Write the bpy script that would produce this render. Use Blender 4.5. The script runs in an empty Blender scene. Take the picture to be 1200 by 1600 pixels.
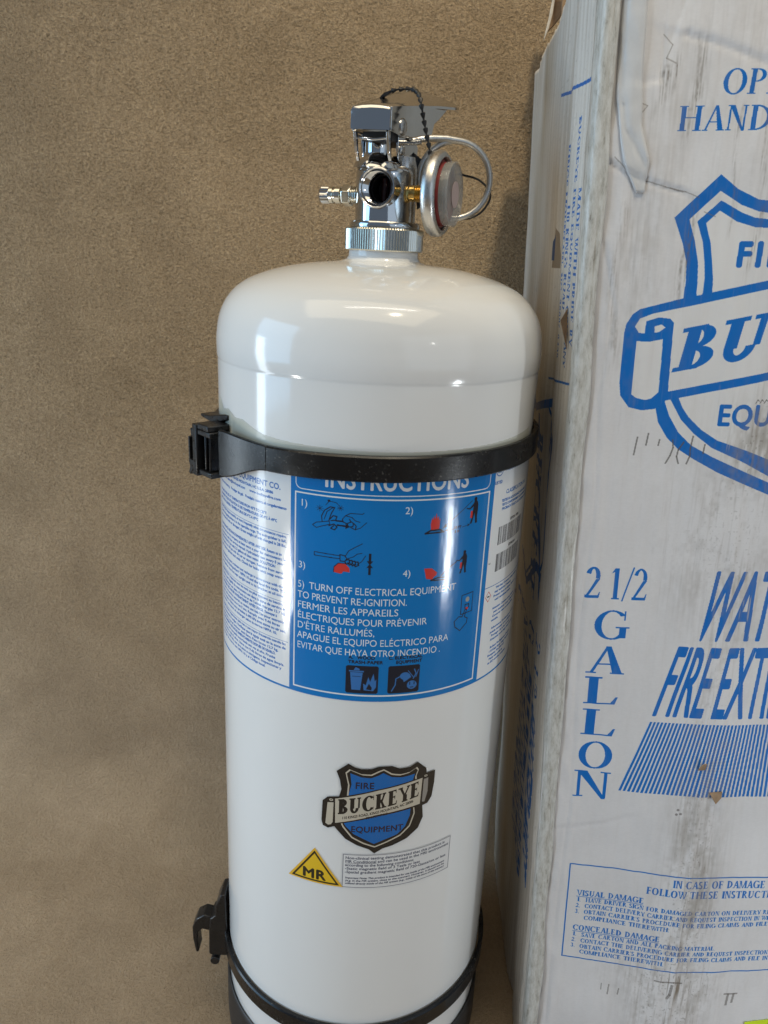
import bpy, bmesh, math, random
import numpy as np
from mathutils import Vector, Matrix

# ------------------------------------------------------------------ camera, world, lamps, exposure
H = 0.535                       # height of the lens above the floor
CX, CY = 0.0071, -0.448         # lens relative to the axis of the cylinder
sc = bpy.context.scene
COL = sc.collection
cam_d = bpy.data.cameras.new('camera'); cam = bpy.data.objects.new('camera', cam_d); COL.objects.link(cam)
sc.camera = cam
PITCH, ROLL = math.radians(18.7), math.radians(2.8)
fwd = Vector((0, math.cos(PITCH), -math.sin(PITCH)))
r0 = Vector((1, 0, 0)); u0 = r0.cross(fwd)
cr = math.cos(ROLL) * r0 + math.sin(ROLL) * u0
cu = -math.sin(ROLL) * r0 + math.cos(ROLL) * u0
m = Matrix((cr, cu, -fwd)).transposed().to_4x4(); m.translation = Vector((CX, CY, H))
cam.matrix_world = m
cam_d.sensor_fit = 'VERTICAL'; cam_d.sensor_height = 24; cam_d.lens = 24 * 1230 / 1600
cam_d.clip_start = 0.01; cam_d.clip_end = 50
cam_d.dof.use_dof = True; cam_d.dof.focus_distance = 0.455
cam_d.dof.aperture_fstop = (cam_d.lens / 1000) / 0.0010

world = bpy.data.worlds.new('World'); sc.world = world; world.use_nodes = True
bg = world.node_tree.nodes['Background']
bg.inputs[0].default_value = (0.62, 0.78, 1.0, 1); bg.inputs[1].default_value = 0.22

def lamp(name, loc, target, sx, sy, power, color):
    d = bpy.data.lights.new(name, 'AREA'); d.shape = 'RECTANGLE'; d.size = sx; d.size_y = sy
    d.energy = power; d.color = color
    o = bpy.data.objects.new(name, d); COL.objects.link(o); o.location = loc
    o.rotation_euler = (Vector(target) - Vector(loc)).to_track_quat('-Z', 'Y').to_euler()
    return o
lamp('window_light_left', (-0.74, -0.12, 0.285), (0, -0.05, 0.285), 0.10, 0.55, 1.25, (0.78, 0.90, 1.0))
lamp('window_light_side', (-2.1, -0.62, 0.70), (0, 0, 0.15), 1.2, 1.6, 19.0, (0.36, 0.67, 1.0))
lamp('window_light_right', (0.59, -0.41, 0.145), (.04, -.07, .39), 0.050, 0.12, 0.90, (0.88, 0.95, 1.0))
lamp('window_light_far_left', (-0.61, -0.40, 0.075), (-.05, -.08, .36), 0.05, 0.10, 0.85, (1.0, 0.98, 0.93))
lamp('tube_light', (0.02, -0.42, 2.12), (0.02, -0.42, 0), 1.0, 0.06, 2.2, (1.0, 0.95, 0.86))
lamp('ceiling_light', (-0.2, -0.7, 2.4), (0, 0, 0.5), 2.6, 1.4, 23, (1.0, 0.83, 0.55))
sd = bpy.data.lights.new('carpet_fill_spot', 'SPOT'); sd.energy = 105; sd.color = (1.0, 0.86, 0.62); sd.spot_size = math.radians(38); sd.spot_blend = 1.0; sd.shadow_soft_size = 0.06  # unseen spot, added to brighten the upper right of the carpet
so = bpy.data.objects.new('carpet_fill_spot', sd); COL.objects.link(so); so.location = (0.25, -0.75, 2.1)
so.rotation_euler = (Vector((0.18, 0.185, 0.93)) - so.location).to_track_quat('-Z', 'Y').to_euler()
lamp('spot_light', (1.15, -1.55, 1.02), (0.026, -0.084, 0.494), 0.05, 0.09, 0.25, (1.0, 0.97, 0.92))
lamp('fill_light_far_right', (1.7, -2.0, 0.8), (0, 0, 0.2), 2.2, 1.9, 8.0, (0.70, 0.85, 1.0))  # added fill that brightens the right side

sc.view_settings.view_transform = 'Standard'; sc.view_settings.look = 'None'
sc.view_settings.exposure = 0.0; sc.view_settings.gamma = 1.0
sc.render.engine = 'CYCLES'
sc.cycles.max_bounces = 8; sc.cycles.glossy_bounces = 5; sc.cycles.transmission_bounces = 6
sc.cycles.caustics_reflective = False; sc.cycles.caustics_refractive = False
try:
    sc.cycles.use_denoising = True
except Exception:
    pass
rng = np.random.default_rng(7)
random.seed(7)

# ------------------------------------------------------------------ painting flat print with numpy
def smooth_noise(h, w, cy, cx):
    """bicubic-ish value noise, h x w, with cy x cx cells"""
    g = rng.random((int(cy) + 3, int(cx) + 3)).astype(np.float32)
    y = np.linspace(0, cy, h, endpoint=False); x = np.linspace(0, cx, w, endpoint=False)
    yi = y.astype(int); xi = x.astype(int); fy = (y - yi); fx = (x - xi)
    fy = (fy * fy * (3 - 2 * fy))[:, None].astype(np.float32); fx = (fx * fx * (3 - 2 * fx))[None, :].astype(np.float32)
    rows0 = g[yi]; rows1 = g[yi + 1]
    a = rows0[:, xi] * (1 - fx) + rows0[:, xi + 1] * fx
    b = rows1[:, xi] * (1 - fx) + rows1[:, xi + 1] * fx
    return a * (1 - fy) + b * fy

_glyph = {}
def sans(ch, bold):
    """triangles of one character of Blender's own font, cap height 1, plus its advance"""
    k = (ch, bold)
    if k in _glyph: return _glyph[k]
    if ('ref', bold) not in _glyph:
        _glyph[('ref', bold)] = 1
        _glyph['cap'] = _glyph.get('cap') or _measure('H', 0.0)[3]
    cap = _glyph['cap']
    t, x0, x1, _ = _measure(ch, bold)
    a, b0, b1, _ = _measure('H' + ch + 'H', bold); c, c0, c1, _ = _measure('HH', bold)
    adv = ((b1 - b0) - (c1 - c0)) / cap
    # left bearing: where ch starts in 'Hch' relative to end of H advance
    hadv = (c1 - c0) - (_measure('H', bold)[2] - _measure('H', bold)[1])
    d, d0, d1, _ = _measure('H' + ch, bold)
    left = ((d1 - (x1 - x0)) - d0 - hadv) / cap if len(t) else 0
    if len(t): t = (t - np.array([x0, 0])) / cap + np.array([left, 0])
    _glyph[k] = (t, adv)
    return _glyph[k]
_mcache = {}
def _measure(s, bold):
    if (s, bold) in _mcache: return _mcache[(s, bold)]
    c = bpy.data.curves.new('t', 'FONT'); c.body = s; c.size = 1; c.resolution_u = 4; c.fill_mode = 'FRONT'
    o = bpy.data.objects.new('t', c); COL.objects.link(o)
    dg = bpy.context.evaluated_depsgraph_get(); me = o.evaluated_get(dg).to_mesh(); me.calc_loop_triangles()
    n = len(me.vertices); v = np.zeros(n * 3, np.float32); me.vertices.foreach_get('co', v); v = v.reshape(-1, 3)[:, :2]
    t = np.zeros(len(me.loop_triangles) * 3, np.int32); me.loop_triangles.foreach_get('vertices', t)
    tris = v[t].reshape(-1, 3, 2) if n else np.zeros((0, 3, 2), np.float32)
    if n: x0, x1, y1 = v[:, 0].min(), v[:, 0].max(), v[:, 1].max()
    else: x0 = x1 = y1 = 0
    o.evaluated_get(dg).to_mesh_clear(); bpy.data.objects.remove(o); bpy.data.curves.remove(c)
    _mcache[(s, bold)] = (tris, x0, x1, y1)
    return _mcache[(s, bold)]

def rect(x0, y0, x1, y1): return [(x0, y0), (x1, y0), (x1, y1), (x0, y1)]
def ring_sector(cx, cy, rx, ry, a0, a1, tx, ty, n=22):
    o, i = [], []
    for k in range(n + 1):
        a = math.radians(a0 + (a1 - a0) * k / n); c, s = math.cos(a), math.sin(a)
        o.append((cx + rx * c, cy + ry * s)); i.append((cx + (rx - tx) * c, cy + (ry - ty) * s))
    return o + i[::-1]
def serif(ch, T=0.15, t=0.045, e=0.07):
    """polygons of a roman capital with serifs, cap height 1; returns (polys, advance)"""
    P = []
    def stem(x, top=True, bot=True, w=T, y0=0, y1=1):
        P.append(rect(x, y0, x + w, y1))
        if bot: P.append(rect(x - e, y0, x + w + e, y0 + t))
        if top: P.append(rect(x - e, y1 - t, x + w + e, y1))
    def diag(x0, y0, x1, y1, w): P.append([(x0, y0), (x0 + w, y0), (x1 + w, y1), (x1, y1)])
    h = t * 1.25
    L = 0.1
    if ch == 'H': stem(L); stem(L + .52); P.append(rect(L, .5, L + .6, .5 + t)); return P, .88
    if ch == 'I': stem(L); return P, .36
    if ch == 'E': stem(L); P.append(rect(L, 0, L + .5, t)); P.append(rect(L, 1 - t, L + .47, 1)); P.append(rect(L, .5, L + .38, .5 + t)); P.append([(L + .5, 0), (L + .54, .25), (L + .5, .25), (L + .42, 0)]); P.append([(L + .47, 1), (L + .47, .77), (L + .44, .77), (L + .38, 1)]); P.append(rect(L + .36, .4, L + .4, .63)); return P, .72
    if ch == 'F': stem(L); P.append(rect(L, 1 - t, L + .47, 1)); P.append(rect(L, .48, L + .38, .48 + t)); P.append([(L + .47, 1), (L + .47, .77), (L + .44, .77), (L + .38, 1)]); P.append(rect(L + .36, .38, L + .4, .61)); return P, .65
    if ch == 'L': stem(L); P.append(rect(L, 0, L + .5, t)); P.append([(L + .5, 0), (L + .55, .28), (L + .51, .28), (L + .40, 0)]); return P, .68
    if ch == 'T': stem(.3, top=False); P.append(rect(.05, 1 - t, .7, 1)); P.append([(.05, 1), (.03, .75), (.06, .75), (.15, 1)]); P.append([(.7, 1), (.72, .75), (.69, .75), (.60, 1)]); return P, .75
    if ch == 'A': diag(.07, 0, .37, 1, h); diag(.54, 0, .34, .0, 0); P.append([(.53, 0), (.53 + T * 1.15, 0), (.40 + h, 1), (.36, 1)]); P.append(rect(.18, .32, .58, .32 + t)); P.append(rect(-.01, 0, .2, t)); P.append(rect(.48, 0, .76, t)); return P, .76
    if ch == 'V': P.append([(.36, 0), (.42, 0), (.20 + .02, 1), (.05, 1)]); diag(.38, 0, .64, 1, h); P.append(rect(-.02, 1 - t, .28, 1)); P.append(rect(.56, 1 - t, .76, 1)); return P, .76
    if ch == 'W':
        P.append([(.30, 0), (.36, 0), (.20, 1), (.05, 1)]); diag(.32, 0, .50, 1, h); P.append([(.70, 0), (.76, 0), (.60, 1), (.46, 1)]); diag(.72, 0, .94, 1, h)
        P.append(rect(-.02, 1 - t, .28, 1)); P.append(rect(.38, 1 - t, .66, 1)); P.append(rect(.86, 1 - t, 1.06, 1)); return P, 1.04
    if ch == 'M': stem(.08, w=h); P.append([(.08, 1), (.08 + T, 1), (.5, 0), (.44, 0)]); diag(.46, 0, .76, 1, h); stem(.76); P.append(rect(.02, 1 - t, .2, 1)); return P, 1.02
    if ch == 'N': stem(.1, w=h); P.append([(.08, 1), (.08 + T * 1.2, 1), (.68, -.03), (.60, -.03)]); stem(.62, w=h, bot=False); return P, .80
    if ch == 'Y': stem(.3, top=False, y1=.45); P.append([(.30, .45), (.45, .45), (.2, 1), (.04, 1)]); diag(.37, .45, .62, 1, h); P.append(rect(-.03, 1 - t, .27, 1)); P.append(rect(.53, 1 - t, .74, 1)); return P, .74
    if ch == 'K': stem(L); diag(L + T, .38, L + .45, 1, h * 1.1); P.append([(L + .42, 0), (L + .60, 0), (L + .32, .62), (L + .22, .56)]); P.append(rect(L + .34, 0, L + .66, t)); P.append(rect(L + .36, 1 - t, L + .6, 1)); return P, .80
    if ch == 'X': P.append([(.5, 0), (.68, 0), (.22, 1), (.06, 1)]); diag(.06, 0, .56, 1, h); P.append(rect(-.02, 0, .2, t)); P.append(rect(.42, 0, .74, t)); P.append(rect(0, 1 - t, .28, 1)); P.append(rect(.48, 1 - t, .7, 1)); return P, .76
    if ch == 'O': P.append(ring_sector(.43, .5, .4, .52, 0, 360, T, t, 40)); return P, .88
    if ch == 'Q': P.append(ring_sector(.43, .5, .4, .52, 0, 360, T, t, 40)); P.append([(.4, .1), (.5, .16), (.86, -.18), (.72, -.2)]); return P, .88
    if ch in 'CG':
        P.append(ring_sector(.46, .5, .42, .52, 42, 322, T, t, 36)); P.append(rect(.735, .68, .77, 1.0))
        if ch == 'G': P.append(rect(.64, .05, .64 + T, .42)); P.append(rect(.55, .40, .64 + T + .07, .40 + t)); return P, .90
        P.append(rect(.735, .02, .765, .24)); return P, .84
    if ch == 'D': stem(L); P.append(ring_sector(L + .12, .5, .55, .5, -90, 90, T, t, 26)); P.append(rect(L, 0, L + .14, t)); P.append(rect(L, 1 - t, L + .14, 1)); return P, .84
    if ch in 'PRB':
        stem(L); P.append(ring_sector(L + .2, .74, .3, .26, -90, 90, T * .9, t, 18)); P.append(rect(L, 1 - t, L + .22, 1)); P.append(rect(L, .48, L + .22, .48 + t))
        if ch == 'P': return P, .66
        if ch == 'R': P.append([(L + .46, 0), (L + .64, 0), (L + .34, .52), (L + .2, .5)]); P.append(rect(L + .46, 0, L + .69, t)); return P, .78
        P.append(ring_sector(L + .2, .26, .36, .265, -90, 90, T, t, 18)); P.append(rect(L, 0, L + .22, t)); return P, .72
    if ch == 'U': stem(.1, bot=False, y0=.3); stem(.6, bot=False, w=h, y0=.3); P.append(ring_sector(.375, .32, .275, .34, 180, 360, T * .75, t * 1.5, 24)); return P, .82
    if ch == 'J': stem(.25, bot=False, y0=.2); P.append(ring_sector(.2, .2, .2, .22, 180, 360, T, t, 14)); return P, .5
    if ch == 'S': P.append(ring_sector(.31, .74, .25, .28, 30, 270, T * .85, t * 1.6, 20)); P.append(ring_sector(.31, .25, .27, .28, -150, 90, T * .95, t * 1.6, 20)); P.append(rect(.50, .72, .535, 1.0)); P.append(rect(.05, 0, .085, .28)); return P, .62
    if ch == 'Z': P.append(rect(.06, 0, .6, t)); P.append(rect(.06, 1 - t, .6, 1)); diag(.05, 0, .42, 1, T * 1.1); return P, .68
    if ch == '1': stem(.22, top=False); P.append([(.1, .84), (.22, 1), (.37, 1), (.22, .88)]); return P, .52
    if ch == '2': P.append(ring_sector(.27, .72, .24, .29, -20, 165, T * .9, t * 1.3, 20)); P.append([(.02, .02), (.10, .02), (.51, .62), (.37, .62)]); P.append(rect(.02, 0, .5, t * 2)); P.append([(.5, 0), (.54, .2), (.51, .2), (.42, 0)]); return P, .58
    if ch == '3': P.append(ring_sector(.24, .75, .22, .26, -90, 160, T * .8, t, 18)); P.append(ring_sector(.24, .27, .26, .28, -160, 90, T * .9, t, 18)); return P, .56
    if ch == '4': stem(.32, top=False); P.append(rect(.02, .26, .56, .26 + t * 1.5)); diag(.02, .26, .36, 1, h); return P, .6
    if ch == '0': P.append(ring_sector(.26, .5, .24, .52, 0, 360, T * .8, t, 26)); return P, .56
    if ch == '6': P.append(ring_sector(.27, .3, .24, .32, 0, 360, T * .8, t, 22)); P.append(ring_sector(.42, .42, .4, .6, 100, 190, T * .8, t, 12)); return P, .56
    if ch == '8': P.append(ring_sector(.27, .76, .2, .25, 0, 360, T * .7, t, 20)); P.append(ring_sector(.27, .27, .24, .29, 0, 360, T * .8, t, 20)); return P, .56
    if ch == '.': P.append(rect(.08, 0, .2, .13)); return P, .3
    if ch == ',': P.append([(.08, .13), (.2, .13), (.2, .0), (.1, -.16), (.08, -.12), (.12, 0), (.08, 0)]); return P, .3
    if ch == "'": P.append([(.06, 1), (.18, 1), (.12, .7), (.08, .7)]); return P, .24
    if ch == '-': P.append(rect(.05, .3, .33, .38)); return P, .4
    if ch == '/': diag(.0, -.06, .34, 1.04, h); return P, .36
    return P, .34

class Canvas:
    def __init__(s, x0, y0, x1, y1, pp, base):
        s.x0, s.y0, s.pp = x0, y0, pp
        s.w, s.h = int((x1 - x0) * pp), int((y1 - y0) * pp)
        s.img = np.ones((s.h, s.w, 4), np.float32); s.img[:, :, :3] = base
        s.X1, s.Y1 = x1, y1
    def _blend(s, r0, c0, mask, col, a=1.0):
        v = s.img[r0:r0 + mask.shape[0], c0:c0 + mask.shape[1]]
        k = (mask * a)[..., None].astype(np.float32)
        v[..., :3] = v[..., :3] * (1 - k) + np.array(col, np.float32)[:3] * k
        if len(col) == 4: v[..., 3:] = v[..., 3:] * (1 - k) + col[3] * k
    def _box(s, P):
        c0 = max(int(P[..., 0].min()) - 1, 0); c1 = min(int(P[..., 0].max()) + 2, s.w)
        r0 = max(int(P[..., 1].min()) - 1, 0); r1 = min(int(P[..., 1].max()) + 2, s.h)
        return r0, r1, c0, c1
    def mask_poly(s, pts):
        P = (np.array(pts, np.float64) - [s.x0, s.y0]) * s.pp
        r0, r1, c0, c1 = s._box(P)
        if r1 <= r0 or c1 <= c0: return None
        yy = np.arange(r0, r1)[:, None] + .5; xx = np.arange(c0, c1)[None, :] + .5
        m = np.zeros((r1 - r0, c1 - c0), bool)
        n = len(P)
        for i in range(n):
            (xa, ya), (xb, yb) = P[i], P[(i + 1) % n]
            if ya == yb: continue
            cond = (yy > min(ya, yb)) & (yy <= max(ya, yb))
            xs = xa + (yy - ya) * (xb - xa) / (yb - ya)
            m ^= cond & (xx < xs)
        return r0, c0, m
    def poly(s, pts, col, a=1.0):
        q = s.mask_poly(pts)
        if q: s._blend(q[0], q[1], q[2], col, a)
    def tris(s, T, col, a=1.0, dil=0):
        T = (np.asarray(T, np.float64) - [s.x0, s.y0]) * s.pp
        if not len(T): return
        r0, r1, c0, c1 = s._box(T)
        p_ = max(1, int(round(dil * s.pp))) if dil > 0 else 0; r0 = max(r0 - p_, 0); c0 = max(c0 - p_, 0); r1 = min(r1 + p_, s.h); c1 = min(c1 + p_, s.w)
        if r1 <= r0 or c1 <= c0: return
        m = np.zeros((r1 - r0, c1 - c0), bool)
        for A, B, C in T:
            a0 = max(int(min(A[0], B[0], C[0])) - c0, 0); a1 = int(max(A[0], B[0], C[0])) + 2 - c0
            b0 = max(int(min(A[1], B[1], C[1])) - r0, 0); b1 = int(max(A[1], B[1], C[1])) + 2 - r0
            a1 = min(a1, c1 - c0); b1 = min(b1, r1 - r0)
            if a1 <= a0 or b1 <= b0: continue
            x = np.arange(a0, a1)[None, :] + c0 + .5; y = np.arange(b0, b1)[:, None] + r0 + .5
            e1 = (B[0] - A[0]) * (y - A[1]) - (B[1] - A[1]) * (x - A[0])
            e2 = (C[0] - B[0]) * (y - B[1]) - (C[1] - B[1]) * (x - B[0])
            e3 = (A[0] - C[0]) * (y - C[1]) - (A[1] - C[1]) * (x - C[0])
            m[b0:b1, a0:a1] |= ((e1 >= 0) & (e2 >= 0) & (e3 >= 0)) | ((e1 <= 0) & (e2 <= 0) & (e3 <= 0))
        for _ in range(p_):
            q = m.copy(); q[1:] |= m[:-1]; q[:-1] |= m[1:]; q[:, 1:] |= m[:, :-1]; q[:, :-1] |= m[:, 1:]; m = q
        s._blend(r0, c0, m, col, a)
    def line(s, p, q, wd, col, a=1.0):
        p = np.array(p, float); q = np.array(q, float); d = q - p; L = np.hypot(*d)
        if L == 0: return
        n = np.array([-d[1], d[0]]) / L * wd / 2; e = d / L * wd * .3
        s.poly([p - n - e, q - n + e, q + n + e, p + n - e], col, a)
    def polyline(s, pts, wd, col, a=1.0):
        for i in range(len(pts) - 1): s.line(pts[i], pts[i + 1], wd, col, a)
    def ellipse(s, cx, cy, rx, ry, col, a=1.0):
        s.poly([(cx + rx * math.cos(k * math.pi / 16), cy + ry * math.sin(k * math.pi / 16)) for k in range(32)], col, a)
    def text(s, st, x, y, size, col, bold=0.0, xs=1.0, width=None, align='l', ang=0.0, shear=0.0, gap=0.0, font='sans', T=.15, t=.045, fn=None, a=1.0, e=.07):
        """size = cap height (mm); width fits the string to that width"""
        items = []; pen = 0.0
        for ch in st:
            if font == 'sans':
                if ch == ' ': pen += .38 + gap; continue
                tr, adv = sans(ch, 0); items.append((tr, pen)); pen += adv + gap + bold
            else:
                if ch == ' ': pen += .42 + gap; continue
                ps, adv = serif(ch, T, t, e); items.append((ps, pen)); pen += adv + gap
        if width: xs = width / (pen * size)
        off = {'l': 0, 'c': -pen / 2, 'r': -pen}[align]
        ca, sa = math.cos(math.radians(ang)), math.sin(math.radians(ang))
        def tf(p):
            p = np.asarray(p, np.float64)
            px = (p[..., 0] + off) * size * xs + p[..., 1] * size * shear; py = p[..., 1] * size
            X = x + px * ca - py * sa; Y = y + px * sa + py * ca
            if fn: return fn(X, Y)
            return np.stack([X, Y], -1)
        for g, pn in items:
            if font == 'sans':
                if len(g): s.tris(tf(g + np.array([pn, 0])), col, a, bold * size)
            else:
                for pl in g: s.poly(tf(np.array(pl, np.float64) + [pn, 0]), col, a)
        return pen * size * xs
    def image(s, name):
        im = bpy.data.images.new(name, s.w, s.h, alpha=True)
        q = np.clip(s.img, 0, 1).copy(); c3 = q[..., :3]
        q[..., :3] = np.where(c3 < .0031308, c3 * 12.92, 1.055 * np.power(np.maximum(c3, 1e-6), 1 / 2.4) - .055)
        im.pixels.foreach_set(q.ravel()); im.update(); im.pack()
        return im

# ------------------------------------------------------------------ materials
def new_mat(name):
    mt = bpy.data.materials.new(name); mt.use_nodes = True
    nt = mt.node_tree; b = nt.nodes['Principled BSDF']
    return mt, nt, b
def noise(nt, scale, detail=4, rough=.6, vec=None):
    n = nt.nodes.new('ShaderNodeTexNoise'); n.inputs['Scale'].default_value = scale; n.inputs['Detail'].default_value = detail; n.inputs['Roughness'].default_value = rough
    if vec: nt.links.new(vec, n.inputs['Vector'])
    return n
def ramp(nt, fac, stops):
    r = nt.nodes.new('ShaderNodeValToRGB'); nt.links.new(fac, r.inputs[0])
    el = r.color_ramp.elements
    while len(el) < len(stops): el.new(.5)
    stops = sorted(stops, key=lambda q: q[0])
    for e, (p, c) in zip(el, stops): e.position = p; e.color = (*c, 1) if len(c) == 3 else c
    return r
def coords(nt, scale=(1, 1, 1), kind='Object'):
    tc = nt.nodes.new('ShaderNodeTexCoord'); mp = nt.nodes.new('ShaderNodeMapping'); nt.links.new(tc.outputs[kind], mp.inputs[0])
    mp.inputs['Scale'].default_value = scale
    return mp.outputs[0]
def bump(nt, b, h, strength, dist, prev=None):
    n = nt.nodes.new('ShaderNodeBump'); n.inputs['Strength'].default_value = strength; n.inputs['Distance'].default_value = dist
    nt.links.new(h, n.inputs['Height'])
    if prev: nt.links.new(prev.outputs[0], n.inputs['Normal'])
    nt.links.new(n.outputs[0], b.inputs['Normal']); return n
def basic(name, color, rough=.4, metal=0.0, coat=0.0, var=0.0, bscale=0, bstr=0.0, bdist=.0005, rvar=0.0, vscale=60, spec=.5):
    mt, nt, b = new_mat(name)
    b.inputs['Base Color'].default_value = (*color, 1); b.inputs['Roughness'].default_value = rough
    b.inputs['Metallic'].default_value = metal; b.inputs['Coat Weight'].default_value = coat; b.inputs['Coat Roughness'].default_value = .05
    b.inputs['Specular IOR Level'].default_value = spec
    v = coords(nt)
    if var:
        n = noise(nt, vscale, 5, .65, v)
        r = ramp(nt, n.outputs[0], [(.3, tuple(c * (1 - var) for c in color)), (.7, tuple(min(1, c * (1 + var)) for c in color))])
        nt.links.new(r.outputs[0], b.inputs['Base Color'])
    if rvar:
        n = noise(nt, vscale * 2.3, 4, .6, v); r = ramp(nt, n.outputs[0], [(.3, (rough * (1 - rvar),) * 3), (.7, (min(1, rough * (1 + rvar)),) * 3)])
        nt.links.new(r.outputs[0], b.inputs['Roughness'])
    if bscale:
        n = noise(nt, bscale, 4, .6, v); bump(nt, b, n.outputs[0], bstr, bdist)
    return mt
M = {}
M['enamel'] = basic('white_enamel', (.80, .80, .785), .13, coat=.3, var=.012, bscale=14, bstr=.10, bdist=.0012, vscale=9)
def specks(mt, col, scale=22, size=.03, keep=.72):
    nt = mt.node_tree; b = nt.nodes['Principled BSDF']; src = b.inputs['Base Color'].links[0].from_socket
    vo = nt.nodes.new('ShaderNodeTexVoronoi'); vo.inputs['Scale'].default_value = scale; nt.links.new(coords(nt), vo.inputs['Vector'])
    a = ramp(nt, vo.outputs['Distance'], [(.0, (1, 1, 1)), (size, (0, 0, 0))]); k = ramp(nt, vo.outputs['Color'], [(keep, (0, 0, 0)), (keep + .01, (1, 1, 1))])
    m_ = nt.nodes.new('ShaderNodeMath'); m_.operation = 'MULTIPLY'; nt.links.new(a.outputs[0], m_.inputs[0]); nt.links.new(k.outputs[0], m_.inputs[1])
    x = nt.nodes.new('ShaderNodeMix'); x.data_type = 'RGBA'; nt.links.new(m_.outputs[0], x.inputs['Factor']); nt.links.new(src, x.inputs['A']); x.inputs['B'].default_value = (*col, 1)
    nt.links.new(x.outputs['Result'], b.inputs['Base Color'])
specks(M['enamel'], (.10, .09, .07))
M['chrome'] = basic('chrome', (.55, .55, .555), .08, metal=1, rvar=.5, vscale=120)
M['steel'] = basic('brushed_steel', (.50, .50, .50), .26, metal=1, rvar=.3, vscale=200)
M['lever'] = basic('lever_steel', (.60, .61, .62), .13, metal=1, rvar=.3, vscale=90, bscale=40, bstr=.03)
M['nickel'] = basic('nickel', (.66, .64, .57), .16, metal=1, rvar=.4, vscale=150)
M['alu'] = basic('aluminium', (.56, .55, .53), .33, metal=1, rvar=.3, vscale=200)
M['brass'] = basic('brass', (.62, .42, .14), .22, metal=1, rvar=.3, vscale=200)
M['black'] = basic('black_plastic', (.009, .009, .010), .34, var=.3, bscale=300, bstr=.15, bdist=.0003, rvar=.35, vscale=150)
M['rubber'] = basic('black_rubber', (.018, .017, .017), .5, var=.3, bscale=400, bstr=.2, bdist=.0003, vscale=90)
M['hollow'] = basic('hollow_shade', (.012, .010, .010), .6)  # near-black, puts the shade of recesses into the colour
M['tube_red'] = basic('dark_red_tube', (.05, .008, .006), .4)
M['red'] = basic('red_print', (.22, .035, .035), .45, var=.2, vscale=300)
M['dial'] = basic('dial_print', (.10, .05, .045), .4, var=.2)
M['pink'] = basic('pale_pink_reflection', (.42, .33, .33), .45, var=.08, vscale=300)  # colour of the reflection painted on the gauge lens
M['kraft'] = basic('kraft_board', (.30, .20, .12), .8, var=.25, bscale=500, bstr=.3, vscale=140)
M['yellow'] = basic('lime_sticker', (.62, .80, .02), .5, var=.03)
def glass():
    mt, nt, b = new_mat('clear_lens'); b.inputs['Base Color'].default_value = (.42, .41, .40, 1); b.inputs['Roughness'].default_value = .05
    b.inputs['Alpha'].default_value = .16
    n = noise(nt, 90, 4, .6, coords(nt)); r = ramp(nt, n.outputs[0], [(.3, (.30,) * 3), (.8, (.50,) * 3)]); nt.links.new(r.outputs[0], b.inputs['Alpha'])
    return mt
M['lens'] = glass()
M['lens_rim'] = basic('lens_rim', (.34, .34, .33), .12, coat=.5, var=.1)
M['lens_rim'].node_tree.nodes['Principled BSDF'].inputs['Alpha'].default_value = .42
# strap: black plastic with dust specks and scuffs along the middle
def strap_mat():
    mt, nt, b = new_mat('strap_plastic'); v = coords(nt)
    n1 = noise(nt, 620, 3, .75, v); s1 = ramp(nt, n1.outputs[0], [(.60, (0, 0, 0)), (.72, (1, 1, 1))])
    n2 = noise(nt, 45, 4, .6, v); s2 = ramp(nt, n2.outputs[0], [(.42, (0, 0, 0)), (.68, (1, 1, 1))])
    mul = nt.nodes.new('ShaderNodeMath'); mul.operation = 'MULTIPLY'; nt.links.new(s1.outputs[0], mul.inputs[0]); nt.links.new(s2.outputs[0], mul.inputs[1])
    mx = nt.nodes.new('ShaderNodeMix'); mx.data_type = 'RGBA'; nt.links.new(mul.outputs[0], mx.inputs['Factor'])
    mx.inputs['A'].default_value = (.006, .006, .007, 1); mx.inputs['B'].default_value = (.20, .19, .17, 1); b.inputs['Specular IOR Level'].default_value = .42
    nt.links.new(mx.outputs['Result'], b.inputs['Base Color'])
    r = ramp(nt, n2.outputs[0], [(.3, (.17,) * 3), (.75, (.34,) * 3)]); nt.links.new(r.outputs[0], b.inputs['Roughness'])
    bump(nt, b, n1.outputs[0], .12, .0003)
    return mt
M['strap'] = strap_mat()
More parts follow.
